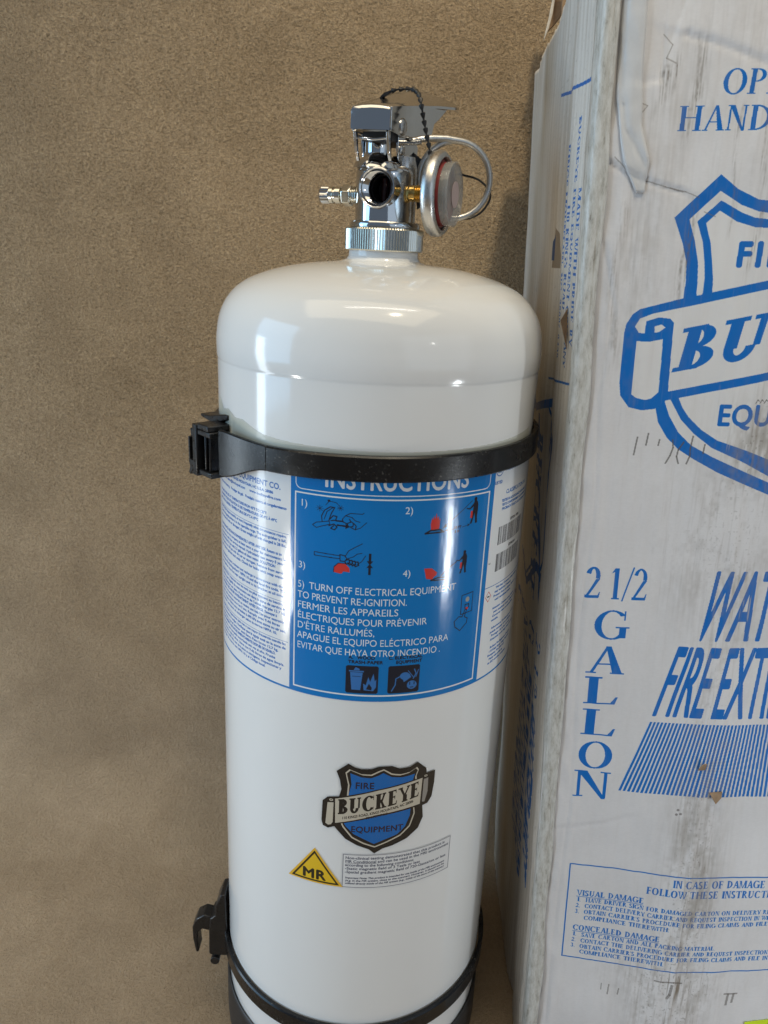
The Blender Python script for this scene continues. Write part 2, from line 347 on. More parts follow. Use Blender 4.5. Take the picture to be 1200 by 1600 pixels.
def carpet_mat():
    mt, nt, b = new_mat('brown_carpet'); v = coords(nt)
    v2 = coords(nt, (1, 1, 1.25))
    fine = noise(nt, 800, 3, .75, v); mid = noise(nt, 440, 4, .7, v2); big = noise(nt, 7.5, 4, .55, v2); blot = noise(nt, 26, 5, .62, v)
    r1 = ramp(nt, mid.outputs[0], [(.25, (.212, .152, .084)), (.5, (.362, .267, .163)), (.8, (.515, .392, .255))])
    r2 = ramp(nt, fine.outputs[0], [(.25, (.50, .49, .47)), (.5, (1.0, 1.0, 1.0)), (.75, (1.38, 1.38, 1.38))])
    r3 = ramp(nt, big.outputs[0], [(.3, (.87, .86, .84)), (.7, (1.12, 1.12, 1.13))])
    r4 = ramp(nt, blot.outputs[0], [(.3, (.90, .89, .88)), (.7, (1.09, 1.09, 1.09))])
    def mul(a, c):
        x = nt.nodes.new('ShaderNodeMix'); x.data_type = 'RGBA'; x.blend_type = 'MULTIPLY'; x.inputs['Factor'].default_value = 1
        nt.links.new(a, x.inputs['A']); nt.links.new(c, x.inputs['B']); return x.outputs['Result']
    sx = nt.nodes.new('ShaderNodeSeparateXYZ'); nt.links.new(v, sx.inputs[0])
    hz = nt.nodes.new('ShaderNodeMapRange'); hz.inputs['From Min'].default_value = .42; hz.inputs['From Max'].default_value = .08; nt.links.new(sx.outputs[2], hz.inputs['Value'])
    # pale lint specks
    vo = nt.nodes.new('ShaderNodeTexVoronoi'); vo.inputs['Scale'].default_value = 34; nt.links.new(v, vo.inputs['Vector'])
    sp = ramp(nt, vo.outputs['Distance'], [(.0, (1, 1, 1)), (.035, (0, 0, 0))])
    pile = mul(r1.outputs[0], r2.outputs[0])
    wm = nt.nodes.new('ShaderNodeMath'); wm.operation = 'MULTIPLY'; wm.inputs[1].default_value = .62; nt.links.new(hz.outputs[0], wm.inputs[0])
    wx = nt.nodes.new('ShaderNodeMix'); wx.data_type = 'RGBA'; nt.links.new(wm.outputs[0], wx.inputs['Factor']); nt.links.new(pile, wx.inputs['A']); wx.inputs['B'].default_value = (.54, .41, .28, 1)  # rubbed pile smoother lower down; the brighter light there is painted in too
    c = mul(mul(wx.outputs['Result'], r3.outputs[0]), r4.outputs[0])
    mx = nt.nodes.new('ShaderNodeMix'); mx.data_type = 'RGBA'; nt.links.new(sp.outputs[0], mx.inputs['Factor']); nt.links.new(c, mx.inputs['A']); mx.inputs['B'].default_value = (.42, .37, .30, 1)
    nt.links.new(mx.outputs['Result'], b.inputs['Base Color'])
    b.inputs['Roughness'].default_value = .95; b.inputs['Specular IOR Level'].default_value = .15
    b.inputs['Sheen Weight'].default_value = .25; b.inputs['Sheen Roughness'].default_value = .6; b.inputs['Sheen Tint'].default_value = (.7, .6, .5, 1)
    p = bump(nt, b, mid.outputs[0], .9, .004); p2 = bump(nt, b, fine.outputs[0], .7, .0016, p); bump(nt, b, blot.outputs[0], .5, .006, p2)
    return mt
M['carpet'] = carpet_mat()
def print_mat(name, image, rough=.25, coat=0.0, alpha=False, bscale=0, bstr=0, bdist=.0005, flute=None, bscale_vec=(1, 1, 1), spec=.5):
    mt, nt, b = new_mat(name); ti = nt.nodes.new('ShaderNodeTexImage'); ti.image = image; ti.extension = 'EXTEND'
    uv = nt.nodes.new('ShaderNodeUVMap'); nt.links.new(uv.outputs[0], ti.inputs[0])
    nt.links.new(ti.outputs[0], b.inputs['Base Color'])
    if alpha: nt.links.new(ti.outputs[1], b.inputs['Alpha'])
    b.inputs['Roughness'].default_value = rough; b.inputs['Coat Weight'].default_value = coat; b.inputs['Coat Roughness'].default_value = .04
    b.inputs['Specular IOR Level'].default_value = spec
    p = None
    if flute:
        v = coords(nt); sx = nt.nodes.new('ShaderNodeSeparateXYZ'); nt.links.new(v, sx.inputs[0])
        w = nt.nodes.new('ShaderNodeMath'); w.operation = 'MULTIPLY'; w.inputs[1].default_value = 2 * math.pi / flute[1]; nt.links.new(sx.outputs[flute[0]], w.inputs[0])
        s = nt.nodes.new('ShaderNodeMath'); s.operation = 'SINE'; nt.links.new(w.outputs[0], s.inputs[0])
        p = bump(nt, b, s.outputs[0], flute[2], flute[3])
    if bscale:
        n = noise(nt, bscale, 4, .6, coords(nt, bscale_vec)); bump(nt, b, n.outputs[0], bstr, bdist, p)
    return mt

# ------------------------------------------------------------------ geometry helpers
def tag(o, label, cat, group=None):
    o['label'] = label; o['category'] = cat
    if group: o['group'] = group
    return o
def thing(name, label, cat, loc=(0, 0, 0), rot=(0, 0, 0)):
    o = bpy.data.objects.new(name, None); COL.objects.link(o); o.location = loc; o.rotation_euler = rot; o.empty_display_size = .02
    return tag(o, label, cat)
def obj(name, bm, mat, parent=None, smooth=40, bevel=0, label=None, seg=2, fix=True):
    if fix: bmesh.ops.recalc_face_normals(bm, faces=bm.faces[:])
    me = bpy.data.meshes.new(name); bm.to_mesh(me); bm.free()
    for mm in (mat if isinstance(mat, list) else [mat]): me.materials.append(mm)
    if smooth:
        for p in me.polygons: p.use_smooth = True
        me.set_sharp_from_angle(angle=math.radians(smooth))
    o = bpy.data.objects.new(name, me); COL.objects.link(o)
    if parent: o.parent = parent
    if bevel:
        md = o.modifiers.new('bevel', 'BEVEL'); md.width = bevel; md.segments = seg; md.limit_method = 'ANGLE'; md.angle_limit = math.radians(35)
    if label: o['label'] = label
    return o
def lathe(bm, prof, n=64, mtx=Matrix(), closed=False, wob=None):
    """prof: (r, z) list"""
    rings = []
    for r, z in prof:
        if r < 1e-7: rings.append([bm.verts.new(mtx @ Vector((0, 0, z)))])
        else:
            rings.append([bm.verts.new(mtx @ Vector(((r + (wob(k, r, z) if wob else 0)) * math.cos(2 * math.pi * k / n), (r + (wob(k, r, z) if wob else 0)) * math.sin(2 * math.pi * k / n), z))) for k in range(n)])
    if closed: rings.append(rings[0])
    for a, b in zip(rings, rings[1:]):
        for k in range(n):
            k2 = (k + 1) % n
            if len(a) == 1 and len(b) == 1: continue
            if len(a) == 1: bm.faces.new((a[0], b[k], b[k2]))
            elif len(b) == 1: bm.faces.new((a[k], a[k2], b[0]))
            else: bm.faces.new((a[k], a[k2], b[k2], b[k]))
    return bm
def axis(p, d):
    """matrix whose z axis runs along d from p"""
    q = Vector(d).normalized().to_track_quat('Z', 'Y').to_matrix().to_4x4(); q.translation = Vector(p); return q
def tube(bm, pts, r, n=10, closed=False, cap=True):
    pts = [Vector(p) for p in pts]; rings = []; N = len(pts); up = None
    for i, p in enumerate(pts):
        if closed: d = pts[(i + 1) % N] - pts[i - 1]
        else: d = pts[min(i + 1, N - 1)] - pts[max(i - 1, 0)]
        d.normalize()
        if up is None: up = d.orthogonal().normalized()
        up = (up - d * up.dot(d)).normalized(); s = d.cross(up)
        rr = r(i / max(N - 1, 1)) if callable(r) else r
        rings.append([bm.verts.new(p + rr * (math.cos(2 * math.pi * k / n) * up + math.sin(2 * math.pi * k / n) * s)) for k in range(n)])
    rg = rings + ([rings[0]] if closed else [])
    for a, b in zip(rg, rg[1:]):
        for k in range(n): bm.faces.new((a[k], a[(k + 1) % n], b[(k + 1) % n], b[k]))
    if cap and not closed: bm.faces.new(rings[0]); bm.faces.new(rings[-1])
    return bm
def spline(pts, n=8):
    P = [Vector(p) for p in pts]; P = [P[0] * 2 - P[1]] + P + [P[-1] * 2 - P[-2]]; out = []
    for i in range(1, len(P) - 2):
        for k in range(n):
            t = k / n; a, b, c, d = P[i - 1], P[i], P[i + 1], P[i + 2]
            out.append(.5 * ((2 * b) + (c - a) * t + (2 * a - 5 * b + 4 * c - d) * t * t + (3 * b - a - 3 * c + d) * t ** 3))
    out.append(P[-2]); return out
def box(bm, lo, hi, mtx=Matrix()):
    v = [bm.verts.new(mtx @ Vector((x, y, z))) for x in (lo[0], hi[0]) for y in (lo[1], hi[1]) for z in (lo[2], hi[2])]
    for f in ((0, 1, 3, 2), (4, 6, 7, 5), (0, 4, 5, 1), (2, 3, 7, 6), (0, 2, 6, 4), (1, 5, 7, 3)): bm.faces.new([v[i] for i in f])
    return bm
def prism(bm, pts, ax, t0, t1, mtx=Matrix()):
    """2-D outline extruded along axis ax ('x','y','z') from t0 to t1"""
    def mk(p, t):
        a, b = p
        return mtx @ Vector({'x': (t, a, b), 'y': (a, t, b), 'z': (a, b, t)}[ax])
    A = [bm.verts.new(mk(p, t0)) for p in pts]; B = [bm.verts.new(mk(p, t1)) for p in pts]
    bm.faces.new(A); bm.faces.new(B[::-1])
    for i in range(len(pts)): j = (i + 1) % len(pts); bm.faces.new((A[i], B[i], B[j], A[j]))
    return bm
NB = bmesh.new

# ------------------------------------------------------------------ carpet: wall and floor in one sweep
def build_carpet():
    yw, rc = 0.185, 0.075; prof = []
    for y in np.linspace(-2.6, yw - rc, 70): prof.append((y, 0, (0, 1)))
    for k in range(1, 14):
        a = k / 14 * math.pi / 2; prof.append((yw - rc + rc * math.sin(a), rc - rc * math.cos(a), (-math.sin(a), math.cos(a))))
    for z in np.linspace(rc, 2.0, 90): prof.append((yw, z, (-1, 0)))
    xs = np.concatenate([np.linspace(-2.2, -.75, 24, endpoint=False), np.linspace(-.75, .75, 110), np.linspace(.75, 2.2, 24)[1:]])
    bm = NB(); rows = []
    from mathutils import noise as mn
    for y, z, nrm in prof:
        row = []
        for x in xs:
            d = 0.0022 * mn.noise(Vector((x * 9, y * 9, z * 9))) + .0010 * mn.noise(Vector((x * 30, y * 30, z * 30 + 5)))
            if abs(x) < .13 and z < .02: d = min(d, 0) * .3
            row.append(bm.verts.new((x, y + nrm[0] * d, z + nrm[1] * d - (.0012 if z < .001 else 0))))
        rows.append(row)
    for a, b in zip(rows, rows[1:]):
        for k in range(len(xs) - 1): bm.faces.new((a[k], a[k + 1], b[k + 1], b[k]))
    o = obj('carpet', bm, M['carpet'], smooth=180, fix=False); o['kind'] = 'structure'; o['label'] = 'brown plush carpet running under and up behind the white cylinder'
build_carpet()

# ------------------------------------------------------------------ fire extinguisher
R = 0.089
ext = thing('fire_extinguisher', 'tall white fire extinguisher with chrome valve and blue instruction label', 'fire extinguisher')
bm = NB()
prof = [(0, .012), (.070, .012), (.082, .016), (R, .03)]
prof += [(R, z) for z in np.linspace(.05, H - .0612, 12)]
prof += [(R, H - .0606), (R + .0002, H - .0600), (R + .00045, H - .0592), (R + .0006, H - .052)]
dome = [(.0893, .0475), (.0882, .0405), (.0862, .0345), (.0830, .0290), (.0785, .0241), (.0725, .0200), (.065, .0167), (.056, .0139), (.046, .0117), (.036, .0102), (.028, .0094), (.0228, .0088), (.0200, .0077), (.0189, .0062), (.0187, .0050), (.0187, .0022), (.0, .0022)]
dz = [(r, H - z) for r, z in dome]
# densify the dome for smooth reflections
pts = spline([(r, 0, z) for r, z in [(R + .0006, H - .052)] + dz[:12]], 5)
prof += [(p.x, p.z) for p in pts[1:]] + dz[12:]
lathe(bm, prof, 160)
obj('cylinder', bm, M['enamel'], ext, smooth=30)
bm = NB(); lathe(bm, [(0, .0), (.0885, 0), (.0905, .003), (.0910, .010), (.0910, .038), (.0906, .0425), (.0899, .0432), (.0893, .0420), (.0893, .02)], 128)
obj('base_boot', bm, M['rubber'], ext, smooth=50)

# curved sheet on the cylinder, coordinates in mm (arc length s, height z relative to the neck)
def wrap(s0, s1, z0, z1, canvas, off, ds=2.0, dzz=4.0, keep=None):
    bm = NB(); uvl = bm.loops.layers.uv.new('UVMap')
    ns = max(2, int((s1 - s0) / ds)); nz = max(2, int((z1 - z0) / dzz)); grid = []
    def P(s, z, rr): a = s / 89.0; return Vector((rr * math.sin(a), -rr * math.cos(a), H + z / 1000))
    rr = R + off
    for j in range(nz + 1):
        z = z0 + (z1 - z0) * j / nz; grid.append([(bm.verts.new(P(s0 + (s1 - s0) * i / ns, z, rr)), s0 + (s1 - s0) * i / ns, z) for i in range(ns + 1)])
    W_, H_ = canvas.X1 - canvas.x0, canvas.Y1 - canvas.y0
    for j in range(nz):
        for i in range(ns):
            q = [grid[j][i], grid[j][i + 1], grid[j + 1][i + 1], grid[j + 1][i]]
            if keep:
                cs, cz = (q[0][1] + q[2][1]) / 2, (q[0][2] + q[2][2]) / 2
                if not keep(cs, cz): continue
            f = bm.faces.new([v[0] for v in q])
            for l, v in zip(f.loops, q): l[uvl].uv = ((v[1] - canvas.x0) / W_, (v[2] - canvas.y0) / H_)
    bmesh.ops.delete(bm, geom=[v for v in bm.verts if not v.link_faces], context='VERTS')
    return bm

BLUE = (.0, .180, .52); WHITE = (.78, .79, .80); INK = (.012, .016, .03); RED = (.62, .045, .04)
def build_label():
    c = Canvas(-132, -229, 132, -94, 8, WHITE)
    PB = (.05, .16, .46)
    # whole label outline in blue
    c.poly(rect(-132, -229, 132, -225.6), BLUE)
    c.poly(rect(-40.2, -229, 69.6, -94), BLUE)
    # side panels
    c.poly(rect(-110.2, -225.8, -109.4, -94), PB)
    # central panel frame
    for (x0, y0, x1, y1, w) in ((-37.9, -223.7, 66.2, -115.2, .8),):
        c.poly(rect(x0, y0, x1, y0 + w), WHITE); c.poly(rect(x0, y1 - w, x1, y1), WHITE); c.poly(rect(x0, y0, x0 + w, y1), WHITE); c.poly(rect(x1 - w, y0, x1, y1), WHITE)
    # header plate with rounded corners
    pts = []
    for (cx, cy, a0) in ((-34.2, -110.4, 180), (62.4, -110.4, 270), (62.4, -99, 0), (-34.2, -99, 90)):
        for k in range(9): a = math.radians(a0 + k * 90 / 8); pts.append((cx + 3.2 * math.cos(a), cy + 3.2 * math.sin(a)))
    c.polyline(pts + pts[:1], .45, WHITE)
    c.text('INSTRUCTIONS', -21.6, -110.9, 9.0, WHITE, bold=.028, width=73.4)
    for st, x, y in (('1)', -34.6, -122.4), ('2)', 17.8, -122.6), ('3)', -35.2, -155.2), ('4)', 18.4, -155.6)): c.text(st, x, y, 3.5, WHITE)
    rows = [('5)  TURN OFF ELECTRICAL EQUIPMENT', 84.0, -165.9), ('TO PREVENT RE-IGNITION.', 57.0, -171.6), ('FERMER LES APPAREILS', 52.8, -177.2), ('ÉLECTRIQUES POUR PRÉVENIR', 68.3, -183.0), ("D'ÊTRE RALLUMÉS,", 41.2, -188.7), ('APAGUE EL EQUIPO ELÉCTRICO PARA', 81.6, -194.4), ('EVITAR QUE HAYA OTRO INCENDIO .', 77.2, -200.3)]
    for st, wd, y in rows: c.text(st, -35.4, y, 3.75, WHITE, width=wd)
    def ln(pts, w=.38, col=INK): c.polyline(pts, w, col)
    # 1: hand pulls the pin
    o = (-28, -132)
    def Q(pts): return [(o[0] + x, o[1] + y) for x, y in pts]
    ln(Q([(0, .8), (2, 2.4), (6, 3.2), (8.5, 3.8), (9, 2.2), (6, 1.2), (2, -.4), (0, .8)])); ln(Q([(5, 3), (4.6, 6), (6, 9), (9, 11.2), (11.2, 11), (9.6, 8), (8.6, 5), (8.4, 3.8)]), .5); ln(Q([(6, 4.5), (7.4, 8.6), (10.4, 11)]))
    ln(Q([(8.5, 4.5), (10.5, 6.8), (12.4, 6.6), (11.8, 4.6), (9.4, 4.2)]), .55); ln(Q([(8.4, 1.4), (11, 2.6), (12.6, 1.2), (11.4, -.4), (9.4, .2), (11, 1.8)]), .55); ln(Q([(12, 4.4), (15.5, 4.4)]), .8)
    ln(Q([(15.2, 5.6), (16.6, 7.4), (19.8, 6.8), (21.5, 5.2), (23.8, 4.6)])); ln(Q([(16.6, 7.4), (19, 8.8), (24.8, 8.8), (25.6, 9.4)])); ln(Q([(15.2, 5.6), (15.4, 4.2), (17.4, 3.4), (19.4, 4.4), (18.6, 5.8)]), .5); ln(Q([(17.6, 3.2), (18.4, 1.8), (20.4, 2.2), (20.6, 3.8), (19.6, 4.6)]), .5); ln(Q([(19.4, 1.6), (21.6, .6), (22, 2.4), (21, 3.6)]), .5); ln(Q([(22, .8), (24, 1.6), (27, 4.6)]))
    ln(Q([(12.6, 2.2), (17.4, 2)]), .8); c.poly(Q([(16.8, 3.3), (19, 1.9), (16.8, .6)]), INK)
    ln(Q([(6.6, 11.8), (8.4, 14), (11.8, 13.6), (13.6, 12)]), .3); c.ellipse(o[0] + 8.2, o[1] + 14.2, .7, .6, INK)
    for a in range(0, 360, 45): ln([(o[0] + 3.6, o[1] + 9.8), (o[0] + 3.6 + 2 * math.cos(math.radians(a)), o[1] + 9.8 + 1.6 * math.sin(math.radians(a)))], .22)
    for a in range(20, 380, 45): ln([(o[0] + 14, o[1] + 11), (o[0] + 14 + 1.6 * math.cos(math.radians(a)), o[1] + 11 + 1.4 * math.sin(math.radians(a)))], .22)
    # figures 2 and 4: a man and a fire
    def man(x, y, s):
        P_ = lambda pts: [(x + a * s, y + b * s) for a, b in pts]
        c.ellipse(x + 1.1 * s, y + 13.2 * s, 1.0 * s, 1.2 * s, INK)
        c.poly(P_([(0.2, 12.2), (2.4, 12.2), (3.2, 10), (3.1, 6.6), (2.8, 3.2), (3.3, .3), (1.8, 0), (1.5, 3), (.9, 5.6), (.3, 3), (-.5, .3), (-1.9, .1), (-.6, 3.4), (-.3, 7)]), INK)
        c.poly(P_([(.4, 11.6), (-2.4, 8.8), (-4.6, 9.2), (-4.5, 8.6), (-2.2, 8), (.6, 9.8)]), INK)
        c.poly(P_([(-1.6, 7.2), (-.3, 7), (-.4, 3.2), (-1.8, 3.4)]), RED)
    def flame(x, y, s):
        c.poly([(x + a * s, y + b * s) for a, b in [(0, 0), (-.4, 4), (.3, 8.2), (1, 6.5), (1.6, 9.6), (2.3, 7), (3.1, 11.2), (3.7, 7.4), (4.6, 9.2), (5, 6), (5.8, 7.6), (5.7, 2), (5, 0)]], RED)
    man(55.3, -131.0, .98); flame(31.2, -131.6, .80)
    ln([(28.2, -133.2), (31, -131.8), (36, -131.6), (38.4, -133), (28.2, -133.2)], .8); ln([(38, -130.6), (54.2, -118.6)], .35); c.poly([(37.4, -131.2), (40.2, -130.4), (39, -128.8)], INK)
    ln([(39, -132.4), (44, -132.2)], .3); ln([(49, -131.8), (53.4, -131.2)], .3); c.poly([(39, -132.4), (40.6, -131.6), (40.6, -133.2)], INK); c.poly([(53.8, -131.2), (52.2, -130.4), (52.2, -132)], INK)
    c.text('10 FT', 44.0, -132.2, 1.3, INK, bold=.03); c.text('3 M', 44.6, -134.4, 1.3, INK, bold=.03)
    man(51.0, -157.4, .88)
    c.poly([(29.5, -154.0), (32, -152.8), (34, -154.4), (36.2, -155.8), (33, -158), (31, -157.4), (29.8, -156.2), (31, -155.6)], RED); c.poly([(29, -151.8), (33, -152), (36.4, -154.8), (33.6, -158.2), (30.4, -157.6)], RED)
    ln([(33, -158.6), (36.6, -157.6), (41.5, -157.8), (41, -159), (33, -158.8)], .7); ln([(38.4, -157), (41.2, -154), (47.2, -150.2)], .5)
    # 3: squeeze the handle
    o = (-27.2, -155.4)
    ln(Q([(.4, 8.4), (13.8, 8.2), (13.8, 9.8), (.4, 10.2), (.4, 8.4)]), .4); c.poly(Q([(10.6, .8), (10.8, 3.6), (13, 5.8), (16.4, 5.8), (18.6, 3.6), (18.8, 1.4), (15.6, 1.6), (14.6, .2)]), RED); ln(Q([(10.6, .8), (10.8, 3.6), (13, 5.8), (16.4, 5.8)]), .4)
    ln(Q([(13.6, 10.4), (16, 10), (17.2, 8.6), (16.2, 7), (13.8, 7), (13.6, 10.4)]), .5); ln(Q([(16.4, 10), (18, 12.8), (21, 14.8), (24.6, 17)])); ln(Q([(17.6, 8.6), (20.4, 9.8), (22.2, 11.4), (24.6, 12)]))
    for k in range(4): ln(Q([(16.8 + k * 1.5, 7.8 - k * .25), (18.2 + k * 1.5, 8.2 - k * .3), (18.6 + k * 1.5, 6.4 - k * .3), (17 + k * 1.5, 5.6 - k * .3), (16.2 + k * 1.5, 6.8 - k * .3)]), .6)
    ln(Q([(22.4, 6), (24.6, 7.6), (26.4, 10.8)]))
    for y0, y1, s in ((11.6, 8, -1), (1, 4.4, 1)):
        ln(Q([(28.6, y0), (28.6, y1)]), 1.3); c.poly(Q([(27.0, y1), (30.2, y1), (28.6, y1 + s * 2.2)]), INK)
    # switch and pointing hand
    ln([(52.6, -170.3), (60.2, -169.6), (60.2, -180.6), (52.6, -181.2), (52.6, -170.3)], .45); c.ellipse(56.6, -173.2, 1.3, 1.5, (.35, .36, .34)); ln([(55.2, -178), (57.8, -178), (57.8, -176), (55.2, -176), (55.2, -178)], .5); c.ellipse(56.6, -178.4, .9, .8, RED)
    ln([(49.6, -187.8), (48.8, -184.6), (51.6, -182.2), (53.8, -182.8), (55.6, -178.6), (56.6, -179.2), (55.4, -183), (57.6, -184.4), (57.2, -187), (53, -190.6), (49.6, -187.8)], .5)
    # class pictograms
    c.text('A.   WOOD', -7.2, -201.9, 1.75, INK, bold=.03, width=13.6); c.text('TRASH-PAPER', -7.4, -204.5, 1.75, INK, bold=.03, width=18.0)
    c.text('C. ELECTRICAL', 13.4, -201.9, 1.75, INK, bold=.03, width=18.2); c.text('EQUIPMENT', 17.4, -204.5, 1.75, INK, bold=.03, width=14.0)
    for x0 in (-8.6, 13.4):
        c.poly([(x0 + .8, -222), (x0 + 16.2, -222), (x0 + 17, -221.2), (x0 + 17, -206.6), (x0 + 16.2, -205.8), (x0 + .8, -205.8), (x0, -206.6), (x0, -221.2)], INK)
    D = (.04, .17, .46)
    c.poly([(-6.4, -209.6), (.2, -209.6), (-.8, -220), (-5.4, -220)], D); ln([(-6.8, -209), (.6, -209)], .7, D); c.poly([(-4.6, -208.4), (-3.6, -206.6), (-1.6, -207.4), (-1.4, -208.4)], D); ln([(-5.2, -212), (-.8, -212)], .3, INK)
    c.poly([(1.0, -220), (.6, -216), (2, -217), (3.2, -212), (4.2, -215), (5.8, -210), (6.6, -214.6), (7.4, -213.4), (7.4, -218), (6, -220.4)], D); c.poly([(2.2, -219.4), (3.6, -216), (5.2, -218.4), (5, -220)], INK)
    c.ellipse(22.4, -212, 2.7, 2.2, D); c.poly([(21, -213.4), (25, -211), (25.8, -213), (22, -215.6)], D); ln([(20, -212), (17.6, -213.4), (17.4, -217), (15.6, -220.6)], .6, D); c.ellipse(26.4, -217.6, 2.7, 2.5, D); ln([(25.2, -217.4), (25.2, -216)], .5, INK); ln([(27.6, -217.4), (27.6, -216)], .5, INK); ln([(25.6, -219), (27.2, -219)], .5, INK); ln([(27, -214), (28.4, -211), (27.4, -208.4)], .6, D); ln([(28.4, -213), (29.6, -209)], .5, D); ln([(24, -209), (27, -213)], .4, D)
    # left panel: fine print
    c.text('WC-6L-SS 2.5 G300', -95, -107.8, 4.6, PB, bold=.03, width=33)
    c.text('BUCKEYE FIRE EQUIPMENT CO.', -106, -116.6, 2.9, PB, bold=.02, width=60)
    c.text('110 KINGS ROAD, KINGS MOUNTAIN, NC U.S.A. 28086', -103, -119.6, 1.35, PB, bold=.015, width=52)
    c.text('email: sales@buckeyef.com      www.buckeyefire.com', -100, -122.4, 1.35, PB, bold=.015, width=54)
    body = ['Keep from freezing.   Protéger du gel.   Protéjalo contra el congelamiento', '',
            'SUITABLE FOR USE AT TEMPERATURES FROM 40°F TO 120°F', "CONVIENT POUR UTILISATION À DES TEMPÉRATURES DE 4°C À 49°C", 'APTO PARA USARSE A TEMPERATURAS DE 4°C A 49°C', '#',
            'INSPECTION: Inspect monthly, or more frequently when circumstances require.', 'Check that gauge pointer is in the operable range. The extinguisher is full,', 'not tampered with or damaged. Gross weight of unit charged is 28 lbs.', '',
            'MAINTENANCE: RECHARGE IMMEDIATELY AFTER ANY USE. Return to an', 'authorized service company at least once a year for maintenance in', 'accordance with the service manual. Hydrostatic test every 5 years.', 'RECHARGING: Use only 2.5 gallons of clean water. SOLUTION', 'Pressurize to 100 psi with dry air or nitrogen. Remove from service', 'and replace gaskets and seals. Check for leaks with soap water.', '',
            'WARNING: Inspect, maintain and recharge in accordance with the', '"Portable Fire Extinguishers" NFPA 10 and the local fire code. The', 'extinguisher must be kept upright and in its bracket at all times.', '#',
            'INSPECTION: Inspectez tous les mois ou plus souvent au besoin.', "Vérifiez que l'aiguille du manomètre est dans la zone de service et", "que l'extincteur est plein. Poids brut de l'unité chargée 12.7 kg.", 'ENTRETIEN: RECHARGER IMMÉDIATEMENT APRÈS USAGE. Renvoyer à', "un centre de service autorisé au moins une fois l'an pour entretien.", 'Essai hydrostatique tous les 5 ans. Remplir avec 9.46 litres', "d'eau propre. Mettre sous pression à 690 kPa avec azote ou air sec.", 'Inspecter, entretenir et recharger selon la norme NFPA 10.', '#',
            'INSPECCIÓN: Inspeccione cada mes o con mayor frecuencia cuando las', 'circunstancias lo exijan. Verifique que la aguja esté en la zona de', 'operación y que el extintor esté lleno. Peso bruto 12.7 kg.', 'MANTENIMIENTO: RECARGUE INMEDIATAMENTE DESPUÉS DE USARLO.', 'Devuelva a una compañía autorizada una vez al año. Prueba', 'hidrostática cada 5 años. Llene con 9.46 litros de agua limpia.', 'Presurice a 690 kPa con aire seco o nitrógeno. Inspeccionar y', 'recargar de acuerdo con NFPA 10 y el Código local.']
    y = -126.4
    for i, st in enumerate(body):
        if st == '#': c.poly(rect(-109.6, y - .1, -41.2, y + .15), PB); y -= 2.1; continue
        if st: c.text(st, -107.5, y, 1.42, PB, bold=.012, width=min(65, 1.02 * len(st)))
        y -= 2.55
    # right panel
    c.text('DISTANCE D EXTINCTION DE 45', 79, -104.2, 1.5, PB, bold=.015, width=34); c.text('A 55 LITRO SEGUNDO D ACTION', 79, -106.8, 1.5, PB, bold=.015, width=34)
    c.polyline([(73 + 2.9 * math.cos(k * .3), -105.6 + 2.9 * math.sin(k * .3)) for k in range(22)], .5, PB); c.text('UL', 73, -106.9, 2.5, PB, bold=.03, align='c', width=3.2); c.text('LISTED', 73, -112.8, 1.6, PB, bold=.03, align='c', width=6.2)
    c.text('CLASSIFICATION 2-A', 81, -119.6, 2.1, PB, bold=.02, width=27)
    for k, st in enumerate(('TESTED IN ACCORDANCE WITH ANSI/UL 711', 'TESTE CONFORMEMENT AUX NORMES ULC', 'PROBADO BAJO LAS NORMAS ANSI')): c.text(st, 77.5 + k * .4, -123.6 - 2.3 * k, 1.3, PB, bold=.015, width=36)
    for y0 in (-147.6, -163.0):
        x = 77.0
        while x < 107:
            w = random.choice((.3, .5, .8, .35)); c.poly(rect(x, y0, x + w, y0 + 10.2), (.03, .03, .035)); x += w + random.choice((.3, .45, .7))
    c.text('DF241 006', 89, -136.0, 1.3, INK, bold=.02, width=12); c.text('DF6001', 90, -151.2, 1.3, INK, bold=.02, width=10); c.text('NS', 70.6, -157.2, .9, INK, width=1.8)
    c.poly(rect(69.6, -171.0, 132, -170.6), PB)
    c.polyline([(73.2, -173.4), (75.6, -176.4), (73.2, -179.4), (70.8, -176.4), (73.2, -173.4)], .4, (.6, .12, .08)); c.poly(rect(72.2, -176.8, 74.2, -176.0), INK)
    y = -173.4
    lines = ['Warning: Contents under pressure', 'may explode if heated.', 'Protect from sunlight. Store in a', 'well ventilated place.', '', 'Attention: Contenu sous pression', "peut exploser sous l'effet de la chaleur.", 'Conserver dans un endroit bien', 'ventilé.', '', 'Advertencia: Contiene gas a presión,', 'puede reventar si se calienta.', 'Proteger de la luz del sol.', 'Almacenar en un lugar bien ventilado.', '', 'Buckeye Fire Equipment Company', '110 Kings Road, Kings Mountain', 'Emergency 704-739-7415', 'Made with pride by', 'an ISO certified company.']
    for k, st in enumerate(lines):
        if st: c.text(st, 80 - (k % 3) * .8, y, 1.25, PB, bold=.015, width=.95 * len(st))
        y -= 2.45
    im = c.image('instruction_label')
    mt = print_mat('label_film', im, .15, spec=.45, coat=.12, bscale=26, bstr=.28, bdist=.0022, bscale_vec=(1, 1, .35))
    obj('instruction_label', wrap(-113, 120, -226.8, -97.5, c, .00018, 2, 4), mt, ext, smooth=180, fix=False, label='blue and white wraparound instruction label')
build_label()
